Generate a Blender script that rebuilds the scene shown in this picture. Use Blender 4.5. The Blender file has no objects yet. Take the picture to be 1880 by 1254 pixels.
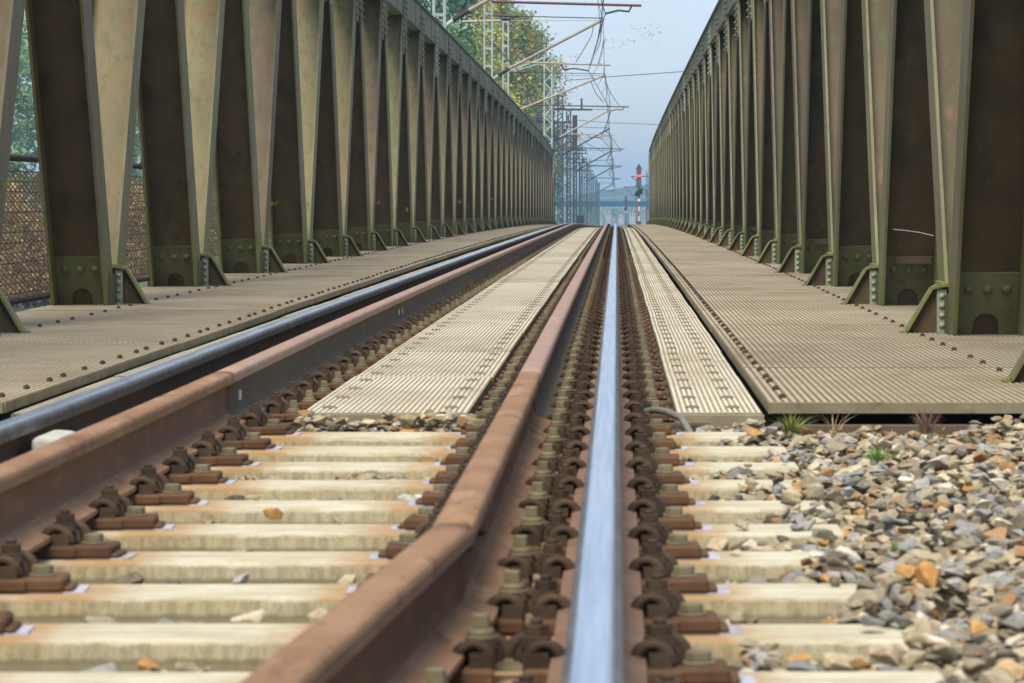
import bpy, bmesh, math, random
import numpy as np
from mathutils import Vector, Matrix, Euler
random.seed(7)
rng = np.random.default_rng(11)
R = math.radians
SC = bpy.context.scene
COL = SC.collection
F = 5930.0            # focal length in photo pixels
CAMZ = 0.744          # eye above sleeper top
XC = -0.782           # track centre line
XRL, XRR = XC - 0.7535, XC + 0.7535     # running rails
XGL, XGR = -1.268, -0.28                # guard rails

# ------------------------------------------------------------------ profiles along the line
def interp(tab, d):
    if d <= tab[0][0]: return tab[0][1]
    if d >= tab[-1][0]: return tab[-1][1]
    for i in range(len(tab) - 1):
        x0, y0 = tab[i]; x1, y1 = tab[i + 1]
        if x0 <= d <= x1:
            xm, ym = tab[i - 1] if i > 0 else (2 * x0 - x1, 2 * y0 - y1)
            xp, yp = tab[i + 2] if i + 2 < len(tab) else (2 * x1 - x0, 2 * y1 - y0)
            m0 = (y1 - ym) / (x1 - xm); m1 = (yp - y0) / (xp - x0)
            h = x1 - x0; t = (d - x0) / h
            return ((2*t**3 - 3*t*t + 1)*y0 + (t**3 - 2*t*t + t)*h*m0 + (-2*t**3 + 3*t*t)*y1 + (t**3 - t*t)*h*m1)
RAIL_H = [(-6, .544), (5, .544), (9, .54), (15, .522), (25, .508), (40, .495), (65, .485), (92, .485), (110, .565),
          (130, .70), (150, .90), (167, 1.05), (220, 1.4), (280, 1.65), (500, 2.9), (900, 5.0), (2000, 11.0)]
def railz(d): return CAMZ - interp(RAIL_H, d)
def deckz(d): return CAMZ - (.5676 + 3.44e-5 * (min(d, 175) - 65) ** 2)
def platez(d): return railz(d) - (.172 - .03 * min(1, max(0, (d - 11) / 60)))
def sleepz(d): return railz(d) - .2

# ------------------------------------------------------------------ mesh helpers
class MB:
    def __init__(s): s.v = []; s.f = []; s.m = []; s.sm = []
    def add(s, vs, fs, mi=0, smooth=False):
        o = len(s.v); s.v += [tuple(v) for v in vs]
        for f in fs: s.f.append([i + o for i in f]); s.m.append(mi); s.sm.append(smooth)
    def box(s, x0, x1, y0, y1, z0, z1, mi=0):
        vs = [(x, y, z) for x in (x0, x1) for y in (y0, y1) for z in (z0, z1)]
        s.add(vs, [(0,1,3,2),(4,6,7,5),(0,4,5,1),(2,3,7,6),(0,2,6,4),(1,5,7,3)], mi)
    def prism(s, prof, y0, y1, mi=0):          # profile (x,z) counter-clockwise seen from -Y
        n = len(prof)
        vs = [(x, y0, z) for x, z in prof] + [(x, y1, z) for x, z in prof]
        fs = [(i, (i+1) % n, n + (i+1) % n, n + i) for i in range(n)]
        s.add(vs, fs + [tuple(range(n))[::-1], tuple(range(n, 2*n))], mi)
    def bar(s, p0, p1, w, h, mi=0, up=Vector((0, 0, 1))):   # rectangular bar
        p0 = Vector(p0); p1 = Vector(p1); t = (p1 - p0).normalized()
        a = t.cross(up)
        if a.length < 1e-4: a = t.cross(Vector((0, 1, 0)))
        a.normalize(); b = a.cross(t)
        vs = []
        for p in (p0, p1):
            for u, v in ((-1,-1),(1,-1),(1,1),(-1,1)): vs.append(p + a*(u*w/2) + b*(v*h/2))
        s.add(vs, [(3,2,1,0),(4,5,6,7),(0,1,5,4),(1,2,6,5),(2,3,7,6),(3,0,4,7)], mi)
    def tube(s, pts, r, n=8, mi=0, cap=True):
        pts = [Vector(p) for p in pts]; rs = r if isinstance(r, (list, tuple)) else [r]*len(pts)
        vs = []; fs = []
        ref = Vector((0.31, 0.17, 0.93)).normalized()
        for i, p in enumerate(pts):
            t = (pts[min(i+1, len(pts)-1)] - pts[max(i-1, 0)]).normalized()
            a = t.cross(ref); a.normalize(); b = t.cross(a)
            for k in range(n):
                q = 2*math.pi*k/n; vs.append(p + a*(math.cos(q)*rs[i]) + b*(math.sin(q)*rs[i]))
        for i in range(len(pts)-1):
            for k in range(n):
                fs.append((i*n+k, i*n+(k+1)%n, (i+1)*n+(k+1)%n, (i+1)*n+k))
        s.add(vs, fs, mi, True)
        if cap: s.add(vs[:n], [tuple(range(n))[::-1]], mi); s.add(vs[-n:], [tuple(range(n))], mi)
    def cyl(s, x, y, z0, z1, r, n=12, mi=0, r1=None, smooth=True, rot=0):
        r1 = r if r1 is None else r1
        vs = [(x + r*math.cos(2*math.pi*k/n+rot), y + r*math.sin(2*math.pi*k/n+rot), z0) for k in range(n)]
        vs += [(x + r1*math.cos(2*math.pi*k/n+rot), y + r1*math.sin(2*math.pi*k/n+rot), z1) for k in range(n)]
        s.add(vs, [(k, (k+1)%n, n+(k+1)%n, n+k) for k in range(n)], mi, smooth and n > 8)
        s.add(vs[n:], [tuple(range(n))], mi); s.add(vs[:n], [tuple(range(n))[::-1]], mi)
    def dome(s, c, axis, r, h, n=10, rings=3, mi=0):
        c = Vector(c); t = Vector(axis).normalized(); a = t.orthogonal().normalized(); b = t.cross(a)
        vs = []; fs = []
        for i in range(rings):
            q = math.pi/2*i/rings
            for k in range(n):
                w = 2*math.pi*k/n
                vs.append(c + t*(h*math.sin(q)) + (a*math.cos(w)+b*math.sin(w))*(r*math.cos(q)))
        vs.append(c + t*h)
        for i in range(rings-1):
            for k in range(n): fs.append((i*n+k, i*n+(k+1)%n, (i+1)*n+(k+1)%n, (i+1)*n+k))
        for k in range(n): fs.append(((rings-1)*n+k, (rings-1)*n+(k+1)%n, rings*n))
        s.add(vs, fs, mi, True)
    def merge(s, o, M=Matrix()):
        off = len(s.v); s.v += [tuple(M @ Vector(v)) for v in o.v]
        s.f += [[i+off for i in f] for f in o.f]; s.m += o.m; s.sm += o.sm
    def mesh(s, name, mats, bevel=0, seg=1, recalc=True):
        me = bpy.data.meshes.new(name)
        me.from_pydata(s.v, [], s.f)
        for m in (mats if isinstance(mats, (list, tuple)) else [mats]): me.materials.append(m)
        me.polygons.foreach_set('material_index', s.m)
        me.polygons.foreach_set('use_smooth', s.sm)
        if bevel or recalc:
            bm = bmesh.new(); bm.from_mesh(me)
            if bevel:
                bmesh.ops.remove_doubles(bm, verts=bm.verts, dist=1e-5)
                es = [e for e in bm.edges if len(e.link_faces) == 2 and e.calc_face_angle(0) > R(32)]
                bmesh.ops.bevel(bm, geom=es, offset=bevel, segments=seg, affect='EDGES', profile=.6)
            if recalc: bmesh.ops.recalc_face_normals(bm, faces=bm.faces)
            bm.to_mesh(me); bm.free()
        me.update()
        return me
    def build(s, name, mats, parent=None, loc=None, bevel=0, seg=1, recalc=True):
        o = bpy.data.objects.new(name, s.mesh(name, mats, bevel, seg, recalc)); COL.objects.link(o)
        if parent: o.parent = parent
        if loc is not None: o.location = loc
        return o
def empty(name, loc=(0,0,0)):
    o = bpy.data.objects.new(name, None); COL.objects.link(o); o.location = loc; o.empty_display_size = .2
    return o
def tag(o, label=None, cat=None, group=None, kind=None):
    if label: o['label'] = label
    if cat: o['category'] = cat
    if group: o['group'] = group
    if kind: o['kind'] = kind
    return o
def copy_tree(o, parent=None):
    c = o.copy(); COL.objects.link(c); c.parent = parent
    for ch in [x for x in CH.get(o.name, [])]: copy_tree_child(ch, c)
    return c
CH = {}
def reg(o, *chs): CH.setdefault(o.name, []).extend(chs)
def copy_tree_child(ch, p):
    c = ch.copy(); COL.objects.link(c); c.parent = p
    for g in CH.get(ch.name, []): copy_tree_child(g, c)
def npmesh(name, V, Fq, mats, cols=None, smooth=False, mi=None):
    n = Fq.shape[1]
    me = bpy.data.meshes.new(name)
    me.vertices.add(len(V)); me.vertices.foreach_set('co', np.ascontiguousarray(V, dtype=np.float32).ravel())
    me.loops.add(Fq.size); me.loops.foreach_set('vertex_index', np.ascontiguousarray(Fq, dtype=np.int32).ravel())
    me.polygons.add(len(Fq)); me.polygons.foreach_set('loop_start', np.arange(0, Fq.size, n, dtype=np.int32))
    me.polygons.foreach_set('use_smooth', np.full(len(Fq), smooth))
    for m in mats: me.materials.append(m)
    if mi is not None: me.polygons.foreach_set('material_index', np.ascontiguousarray(mi, dtype=np.int32))
    if cols is not None:                       # one colour per face
        at = me.attributes.new('tint', 'FLOAT_COLOR', 'FACE')
        c4 = np.ones((len(Fq), 4), dtype=np.float32); c4[:, :3] = cols
        at.data.foreach_set('color', c4.ravel())
    me.update(); me.validate()
    return me
ONES = 'zero first second third fourth fifth sixth seventh eighth ninth tenth eleventh twelfth thirteenth fourteenth fifteenth sixteenth seventeenth eighteenth nineteenth'.split()
TENS = {2:'twent', 3:'thirt', 4:'fort', 5:'fift', 6:'sixt', 7:'sevent', 8:'eight', 9:'ninet'}
def ordn(n):
    if n < 20: return ONES[n]
    t, u = divmod(n, 10)
    return TENS[t] + 'ieth' if u == 0 else TENS[t] + 'y-' + ONES[u]

# ------------------------------------------------------------------ materials
def newmat(name):
    m = bpy.data.materials.new(name); m.use_nodes = True
    nt = m.node_tree; b = nt.nodes['Principled BSDF']
    return m, nt, b
def N(nt, typ, **kw):
    n = nt.nodes.new(typ)
    for k, v in kw.items():
        if k in n.inputs.keys(): n.inputs[k].default_value = v
        else: setattr(n, k, v)
    return n
def rgba(c): return (c[0], c[1], c[2], 1)
def noise(nt, pos, scale, detail=5, rough=.6, stretch=None, off=0):
    mp = nt.nodes.new('ShaderNodeMapping'); mp.inputs['Location'].default_value = (off, off*1.7, off*.6)
    if stretch: mp.inputs['Scale'].default_value = stretch
    nt.links.new(pos, mp.inputs['Vector'])
    n = N(nt, 'ShaderNodeTexNoise', Scale=scale, Detail=detail, Roughness=rough)
    nt.links.new(mp.outputs[0], n.inputs['Vector'])
    return n.outputs['Fac']
def ramp(nt, fac, lo, hi):
    r = nt.nodes.new('ShaderNodeMapRange'); r.inputs['From Min'].default_value = lo; r.inputs['From Max'].default_value = hi
    r.interpolation_type = 'SMOOTHSTEP'
    nt.links.new(fac, r.inputs['Value']); return r.outputs[0]
def mixc(nt, fac, a, b):
    m = nt.nodes.new('ShaderNodeMix'); m.data_type = 'RGBA'
    if isinstance(fac, float): m.inputs[0].default_value = fac
    else: nt.links.new(fac, m.inputs[0])
    for i, c in ((6, a), (7, b)):
        if isinstance(c, tuple): m.inputs[i].default_value = rgba(c)
        else: nt.links.new(c, m.inputs[i])
    return m.outputs[2]
def math_(nt, op, a, b):
    m = nt.nodes.new('ShaderNodeMath'); m.operation = op
    for i, c in ((0, a), (1, b)):
        if isinstance(c, (int, float)): m.inputs[i].default_value = c
        else: nt.links.new(c, m.inputs[i])
    return m.outputs[0]
def worn(name, c1, c2, scale=6, layers=(), rough=.75, metal=0., bump=.25, bscale=60, vary=.12, spec=.3):
    """base mottling c1/c2, then layers (colour, noise scale, lo, hi, stretch)"""
    m, nt, b = newmat(name)
    pos = nt.nodes.new('ShaderNodeNewGeometry').outputs['Position']
    col = mixc(nt, ramp(nt, noise(nt, pos, scale), .3, .7), c1, c2)
    for i, (c, sc, lo, hi, st) in enumerate(layers):
        col = mixc(nt, ramp(nt, noise(nt, pos, sc, 7, .65, st, 3.1*(i+1)), lo, hi), col, c)
    if vary:
        oi = nt.nodes.new('ShaderNodeObjectInfo')
        hs = nt.nodes.new('ShaderNodeHueSaturation')
        mr = nt.nodes.new('ShaderNodeMapRange'); mr.inputs['To Min'].default_value = 1-vary; mr.inputs['To Max'].default_value = 1+vary
        nt.links.new(oi.outputs['Random'], mr.inputs['Value']); nt.links.new(mr.outputs[0], hs.inputs['Value'])
        nt.links.new(col, hs.inputs['Color']); col = hs.outputs[0]
    nt.links.new(col, b.inputs['Base Color'])
    b.inputs['Metallic'].default_value = metal
    b.inputs['Specular IOR Level'].default_value = spec
    rr = nt.nodes.new('ShaderNodeMapRange'); rr.inputs['To Min'].default_value = max(.02, rough-.12); rr.inputs['To Max'].default_value = min(1, rough+.12)
    nt.links.new(noise(nt, pos, scale*3, 4), rr.inputs['Value']); nt.links.new(rr.outputs[0], b.inputs['Roughness'])
    if bump:
        bp = N(nt, 'ShaderNodeBump', Strength=bump, Distance=.004)
        nt.links.new(noise(nt, pos, bscale, 4), bp.inputs['Height']); nt.links.new(bp.outputs[0], b.inputs['Normal'])
    return m
def tinted(name, rough=.8, spec=.25, mott=.35, sc=70, trans=0.):
    """colour from the face attribute 'tint', broken up by noise"""
    m, nt, b = newmat(name)
    at = nt.nodes.new('ShaderNodeAttribute'); at.attribute_name = 'tint'
    pos = nt.nodes.new('ShaderNodeNewGeometry').outputs['Position']
    hs = nt.nodes.new('ShaderNodeHueSaturation')
    mr = nt.nodes.new('ShaderNodeMapRange'); mr.inputs['From Min'].default_value = .25; mr.inputs['From Max'].default_value = .75
    mr.inputs['To Min'].default_value = 1-mott; mr.inputs['To Max'].default_value = 1+mott
    nt.links.new(noise(nt, pos, sc, 5, .7), mr.inputs['Value']); nt.links.new(mr.outputs[0], hs.inputs['Value'])
    nt.links.new(at.outputs['Color'], hs.inputs['Color']); nt.links.new(hs.outputs[0], b.inputs['Base Color'])
    b.inputs['Roughness'].default_value = rough; b.inputs['Specular IOR Level'].default_value = spec
    if trans:
        ts = nt.nodes.new('ShaderNodeBsdfTranslucent'); nt.links.new(hs.outputs[0], ts.inputs['Color'])
        mx = nt.nodes.new('ShaderNodeMixShader'); mx.inputs[0].default_value = trans
        nt.links.new(b.outputs[0], mx.inputs[1]); nt.links.new(ts.outputs[0], mx.inputs[2])
        nt.links.new(mx.outputs[0], nt.nodes['Material Output'].inputs['Surface'])
    return m
RUST = (.16, .062, .025)
M = {}
def truss_paint(name, c1, c2, rustc, moss):
    """weathered bridge paint: vertical streaks, rust freckles, moss low down"""
    m, nt, b = newmat(name)
    geo = nt.nodes.new('ShaderNodeNewGeometry'); pos = geo.outputs['Position']
    col = mixc(nt, ramp(nt, noise(nt, pos, 2.2, 6, .6, (1, 1, .25)), .3, .7), c1, c2)
    col = mixc(nt, math_(nt, 'MULTIPLY', ramp(nt, noise(nt, pos, 5, 6, .65, (2.5, 2.5, .35), 4.), .46, .68), .65), col, (.11, .11, .045))
    col = mixc(nt, math_(nt, 'MULTIPLY', ramp(nt, noise(nt, pos, 2.6, 8, .7, (1.6, 1.6, .5), 9.), .54, .72), .85), col, rustc)
    col = mixc(nt, ramp(nt, noise(nt, pos, 38, 3, .5, None, 2.), .68, .75), col, (.06, .04, .025))
    sep = nt.nodes.new('ShaderNodeSeparateXYZ'); nt.links.new(pos, sep.inputs[0])
    low = ramp(nt, sep.outputs[2], .75, .25)
    mo = math_(nt, 'MULTIPLY', low, ramp(nt, noise(nt, pos, 9, 6, .7, None, 6.), .38, .62))
    col = mixc(nt, math_(nt, 'MULTIPLY', mo, moss), col, (.17, .2, .035))
    oi = nt.nodes.new('ShaderNodeObjectInfo'); hs = nt.nodes.new('ShaderNodeHueSaturation')
    mr = nt.nodes.new('ShaderNodeMapRange'); mr.inputs['To Min'].default_value = .78; mr.inputs['To Max'].default_value = 1.16
    mr2 = nt.nodes.new('ShaderNodeMapRange'); mr2.inputs['To Min'].default_value = .488; mr2.inputs['To Max'].default_value = .518
    nt.links.new(oi.outputs['Random'], mr.inputs['Value']); nt.links.new(mr.outputs[0], hs.inputs['Value'])
    nt.links.new(oi.outputs['Random'], mr2.inputs['Value']); nt.links.new(mr2.outputs[0], hs.inputs['Hue'])
    nt.links.new(col, hs.inputs['Color']); nt.links.new(hs.outputs[0], b.inputs['Base Color'])
    b.inputs['Roughness'].default_value = .62; b.inputs['Specular IOR Level'].default_value = .35
    bp = N(nt, 'ShaderNodeBump', Strength=.3, Distance=.004); nt.links.new(noise(nt, pos, 45, 5), bp.inputs['Height']); nt.links.new(bp.outputs[0], b.inputs['Normal'])
    return m
M['paint_l'] = truss_paint('olive_bridge_paint', (.24, .188, .095), (.178, .142, .066), (.27, .13, .06), .8)
M['paint_r'] = truss_paint('brown_olive_bridge_paint', (.122, .09, .046), (.092, .07, .034), (.25, .115, .075), .9)
M['flange'] = truss_paint('grey_olive_flange_paint', (.215, .185, .1), (.16, .136, .068), (.23, .13, .08), .9)
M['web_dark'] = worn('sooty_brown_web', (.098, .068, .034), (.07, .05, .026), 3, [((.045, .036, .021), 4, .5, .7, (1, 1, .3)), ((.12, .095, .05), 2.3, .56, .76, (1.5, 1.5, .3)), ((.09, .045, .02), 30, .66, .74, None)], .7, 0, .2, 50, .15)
M['plate_green'] = worn('green_cover_plate', (.13, .13, .062), (.1, .105, .048), 7, [((.1, .052, .025), 11, .58, .7, None), ((.17, .185, .05), 6, .62, .75, None)], .65, 0, .25, 50, .12)
M['mint'] = worn('pale_mint_paint', (.30, .34, .25), (.22, .25, .17), 8, [(RUST, 12, .6, .7, None)], .6)
M['chord'] = worn('chord_grey_green', (.17, .17, .115), (.13, .13, .085), 2.5, [((.1, .07, .04), 5, .55, .72, (1, .3, 1))], .65, 0, .2, 40, .1)
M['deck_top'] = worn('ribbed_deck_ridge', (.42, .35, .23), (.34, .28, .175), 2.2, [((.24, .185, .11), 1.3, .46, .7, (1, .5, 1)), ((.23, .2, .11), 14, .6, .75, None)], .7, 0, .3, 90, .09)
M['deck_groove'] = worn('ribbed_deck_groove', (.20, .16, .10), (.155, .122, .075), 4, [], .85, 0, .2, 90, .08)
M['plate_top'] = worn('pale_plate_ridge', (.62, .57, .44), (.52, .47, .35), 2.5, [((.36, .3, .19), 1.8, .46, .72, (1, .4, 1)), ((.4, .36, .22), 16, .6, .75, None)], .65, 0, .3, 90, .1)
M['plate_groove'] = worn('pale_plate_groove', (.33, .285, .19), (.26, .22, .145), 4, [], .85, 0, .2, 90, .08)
M['edge'] = worn('deck_edge_steel', (.27, .23, .14), (.2, .17, .1), 5, [((.12, .09, .05), 8, .55, .7, None)], .7)
M['cap_grey'] = worn('grey_bolt_cap', (.2, .17, .11), (.16, .135, .085), 20, [], .75)
M['bolt_dark'] = worn('dark_deck_bolt', (.075, .055, .035), (.055, .04, .028), 20, [], .7)
M['steel_dark'] = worn('dark_floor_steel', (.05, .042, .03), (.035, .028, .02), 3, [((.08, .042, .02), 6, .55, .7, None)], .85)
M['rust'] = worn('rusty_steel', (.13, .068, .035), (.09, .047, .025), 14, [((.30, .145, .05), 22, .6, .72, None), ((.07, .032, .018), 9, .6, .72, None)], .85, 0, .5, 120, .15)
M['brown'] = worn('brown_weathered_steel', (.13, .09, .058), (.095, .066, .042), 6, [((.16, .08, .04), 14, .58, .72, None)], .8, 0, .3, 60, .1)
M['rust_dark'] = worn('dark_rusty_iron', (.072, .047, .028), (.046, .03, .019), 18, [((.14, .065, .03), 26, .6, .72, None)], .75, 0, .5, 120, .2)
M['rust_orange'] = worn('orange_rusty_plate', (.13, .07, .034), (.09, .047, .024), 12, [((.1, .042, .02), 16, .55, .7, None)], .85, 0, .4, 120, .12)
M['screw'] = worn('galvanised_screw', (.2, .175, .1), (.135, .113, .065), 20, [((.2, .13, .06), 24, .58, .72, None)], .55, 0, .2, 120, .12)
M['rail_web'] = worn('brown_rail_web', (.062, .043, .03), (.047, .034, .026), 5, [((.11, .055, .03), 7, .55, .75, (1, .25, 1))], .7, 0, .3, 70, 0)
M['rail_foot'] = worn('brown_rail_foot', (.23, .14, .09), (.18, .105, .065), 8, [((.12, .065, .04), 10, .55, .72, None)], .75, 0, .3, 90, 0)
M['guard_near'] = worn('rusty_guard_rail', (.3, .18, .105), (.24, .138, .078), 4, [((.38, .24, .155), 9, .52, .7, (1, .3, 1)), ((.17, .088, .05), 12, .52, .7, (1, .3, 1)), ((.1, .052, .032), 45, .6, .7, None)], .8, 0, .8, 110, 0, .12)
M['guard_web'] = worn('rust_brown_guard_web', (.165, .085, .045), (.125, .064, .034), 4, [((.21, .105, .05), 10, .5, .68, (1, .25, 2)), ((.09, .05, .03), 5, .58, .75, (1, .2, 1))], .72, 0, .3, 90, 0)
M['guard_far'] = worn('brown_pink_guard_head', (.35, .225, .165), (.30, .185, .13), 4, [((.4, .29, .22), 8, .55, .75, (1, .3, 1))], .6, 0, .25, 90, 0, .4)
M['guard_far_web'] = worn('grey_brown_guard_web', (.125, .093, .056), (.1, .072, .044), 4, [((.16, .12, .075), 8, .55, .72, (1, .3, 1))], .75, 0, .3, 90, 0)
def polished():
    m, nt, b = newmat('polished_rail_head')
    pos = nt.nodes.new('ShaderNodeNewGeometry').outputs['Position']
    fac = noise(nt, pos, 9, 5, .6, (14, .12, 1))
    nt.links.new(mixc(nt, ramp(nt, fac, .35, .7), (.82, .86, .9), (.55, .6, .66)), b.inputs['Base Color'])
    b.inputs['Metallic'].default_value = 1
    mr = nt.nodes.new('ShaderNodeMapRange'); mr.inputs['To Min'].default_value = .2; mr.inputs['To Max'].default_value = .42
    nt.links.new(noise(nt, pos, 6, 4, .6, (20, .3, 1), 3.), mr.inputs['Value']); nt.links.new(mr.outputs[0], b.inputs['Roughness'])
    return m
M['polished'] = polished()
M['head_side'] = worn('worn_rail_head_side', (.19, .19, .185), (.13, .125, .115), 6, [((.09, .075, .06), 8, .55, .7, (1, .2, 1))], .5, .6, .2, 80, 0)
def sleeper_mat():
    m, nt, b = newmat('cream_concrete')
    pos = nt.nodes.new('ShaderNodeNewGeometry').outputs['Position']
    col = mixc(nt, ramp(nt, noise(nt, pos, 5, 6), .3, .7), (.62, .58, .44), (.5, .455, .32))
    col = mixc(nt, math_(nt, 'MULTIPLY', ramp(nt, noise(nt, pos, 3.5, 7, .7, (1, 2, 2), 2.), .54, .72), .8), col, (.5, .38, .17))
    col = mixc(nt, math_(nt, 'MULTIPLY', ramp(nt, noise(nt, pos, 24, 6, .7, None, 5.), .57, .7), .7), col, (.36, .33, .22))
    col = mixc(nt, math_(nt, 'MULTIPLY', ramp(nt, noise(nt, pos, 30, 7, .75, (.12, 1, 1), 7.), .46, .62), .7), col, (.36, .29, .15))
    col = mixc(nt, math_(nt, 'MULTIPLY', ramp(nt, noise(nt, pos, 150, 3, .6, None, 1.), .56, .68), .6), col, (.3, .27, .18))
    # rust stains around the fastening plates
    sep = nt.nodes.new('ShaderNodeSeparateXYZ'); nt.links.new(pos, sep.inputs[0])
    st = None
    for xp in (XGL + .2, XGR - .2, XRR + .17, XGR + .1):
        dx = math_(nt, 'ABSOLUTE', math_(nt, 'SUBTRACT', sep.outputs[0], xp), 0)
        q = ramp(nt, math_(nt, 'ADD', dx, math_(nt, 'MULTIPLY', noise(nt, pos, 16, 5, .7), .2)), .27, .12)
        st = q if st is None else math_(nt, 'MAXIMUM', st, q)
    col = mixc(nt, math_(nt, 'MULTIPLY', st, .85), col, (.36, .2, .07))
    # flank shade and moss painted in: tan below the arris, dark green-brown lower down
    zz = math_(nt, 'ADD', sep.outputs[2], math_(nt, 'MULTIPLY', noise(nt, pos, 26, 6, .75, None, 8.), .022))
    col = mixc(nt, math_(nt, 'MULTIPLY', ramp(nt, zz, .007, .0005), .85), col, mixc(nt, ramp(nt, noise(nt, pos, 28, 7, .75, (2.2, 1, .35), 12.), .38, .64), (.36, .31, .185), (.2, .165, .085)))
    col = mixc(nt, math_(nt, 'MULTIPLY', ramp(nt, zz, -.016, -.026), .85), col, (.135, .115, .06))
    nt.links.new(col, b.inputs['Base Color']); b.inputs['Roughness'].default_value = .85
    bp = N(nt, 'ShaderNodeBump', Strength=.7, Distance=.004); nt.links.new(noise(nt, pos, 60, 8, .75), bp.inputs['Height']); nt.links.new(bp.outputs[0], b.inputs['Normal'])
    return m
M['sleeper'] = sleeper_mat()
M['timber'] = worn('dark_bridge_timber', (.1, .075, .05), (.07, .05, .035), 6, [((.16, .08, .035), 9, .55, .7, (1, 3, 1))], .9)
M['pad'] = worn('lilac_grey_pad', (.46, .46, .54), (.38, .38, .45), 20, [((.3, .23, .15), 18, .5, .66, None)], .6)
M['stone'] = tinted('ballast_stone', .85, .25, .4, 55)
M['ground'] = worn('gravel_soil', (.13, .11, .08), (.09, .08, .055), 5, [((.17, .13, .08), 14, .5, .7, None)], .95, 0, .5, 30, 0)
def terrain_mat():
    m, nt, b = newmat('grassy_soil')
    pos = nt.nodes.new('ShaderNodeNewGeometry').outputs['Position']
    col = mixc(nt, ramp(nt, noise(nt, pos, .08, 8, .65), .35, .65), (.06, .085, .03), (.14, .125, .06))
    col = mixc(nt, ramp(nt, noise(nt, pos, .9, 6, .7, None, 3.), .5, .75), col, (.1, .09, .05))
    nt.links.new(col, b.inputs['Base Color']); b.inputs['Roughness'].default_value = .95
    return m
M['terrain'] = terrain_mat()
M['concrete'] = worn('grey_concrete', (.32, .3, .26), (.25, .235, .2), 3, [((.14, .13, .1), 4, .55, .7, (1, 1, .3))], .85)
M['plank'] = worn('grey_weathered_coping', (.27, .25, .19), (.2, .185, .13), 4, [((.12, .11, .08), 9, .55, .7, (.3, 2, 1))], .9)
M['mast'] = worn('grey_green_mast', (.42, .48, .45), (.33, .38, .36), 2, [((.22, .25, .23), 3, .55, .7, None)], .6, 0, 0, 10, .1)
M['mast_far'] = worn('dark_galvanised_mast', (.055, .075, .085), (.04, .055, .065), 2, [], .6, 0, 0, 10, .1)
M['tube'] = worn('weathered_cantilever_tube', (.42, .38, .3), (.31, .27, .2), 4, [(RUST, 6, .58, .72, None)], .6, 0, 0)
M['reg_red'] = worn('red_brown_registration_tube', (.17, .062, .05), (.12, .05, .045), 4, [], .6, 0, 0)
M['insul'] = worn('brown_insulator', (.07, .035, .035), (.05, .028, .03), 4, [], .3, 0, 0)
M['wire'] = worn('dark_copper_wire', (.06, .065, .07), (.045, .05, .055), 4, [], .6, 0, 0, 10, 0)
M['leaf'] = tinted('leaves', .6, .2, .2, 3, .4)
M['bark'] = worn('grey_bark', (.15, .13, .1), (.1, .085, .065), 4, [], .9, 0, .3, 20)
M['grass'] = tinted('grass_blades', .6, .2, .25, 20, .3)
M['mesh_rust'] = worn('rusty_wire_mesh', (.5, .31, .16), (.4, .23, .11), 1.2, [((.42, .31, .19), 2, .52, .7, (1, 1, .4)), ((.3, .12, .04), 1.6, .57, .72, (1, 1, .15))], .8, 0, 0)
M['rail_dark'] = worn('dark_handrail', (.06, .055, .045), (.045, .04, .03), 4, [], .7)
M['white'] = worn('white_paint', (.75, .75, .73), (.66, .66, .64), 6, [], .5, 0, 0)
M['sensor'] = worn('dirty_white_casting', (.58, .57, .5), (.46, .44, .38), 14, [((.25, .17, .09), 16, .57, .7, None)], .6)
M['red'] = worn('red_paint', (.5, .035, .03), (.42, .03, .025), 6, [], .5, 0, 0)
M['black'] = worn('black_signal_paint', (.02, .022, .025), (.015, .017, .02), 6, [], .6, 0, 0)
M['signal_grey'] = worn('grey_signal_paint', (.1, .11, .12), (.08, .09, .1), 3, [], .5, 0, 0)
M['cable'] = worn('grey_cable', (.2, .2, .17), (.15, .15, .12), 9, [], .5, 0, 0)
def lamp_mat():
    m, nt, b = newmat('lit_red_lens')
    b.inputs['Base Color'].default_value = (.5, .02, .01, 1)
    b.inputs['Emission Color'].default_value = (1, .045, .012, 1); b.inputs['Emission Strength'].default_value = 5.5
    return m
M['lamp'] = lamp_mat()
def water_mat():
    m, nt, b = newmat('river_water')
    pos = nt.nodes.new('ShaderNodeNewGeometry').outputs['Position']
    b.inputs['Base Color'].default_value = (.05, .07, .07, 1); b.inputs['Roughness'].default_value = .12; b.inputs['IOR'].default_value = 1.33
    bp = N(nt, 'ShaderNodeBump', Strength=.5, Distance=.1); nt.links.new(noise(nt, pos, 1.4, 4, .6, (1, .4, 1)), bp.inputs['Height']); nt.links.new(bp.outputs[0], b.inputs['Normal'])
    return m
M['water'] = water_mat()
M['hill'] = worn('wooded_hill', (.05, .075, .035), (.08, .09, .04), .02, [((.12, .1, .05), .03, .55, .7, None)], .95, 0, 0, 10, 0)
M['haze_blue'] = worn('haze_tinted_girder', (.012, .085, .15), (.01, .07, .13), 1, [], .6, 0, 0, 10, .1)  # blue of the distance haze is put into the girder colour
M['render_w'] = worn('pale_house_wall', (.55, .5, .44), (.42, .38, .34), .3, [], .8, 0, 0, 10, .4)
M['roof'] = worn('red_roof_tiles', (.42, .12, .08), (.34, .1, .07), .8, [], .8, 0, 0, 10, .3)
M['pane'] = worn('dark_window_pane', (.03, .035, .045), (.03, .03, .04), 1, [], .15, 0, 0)

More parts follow.
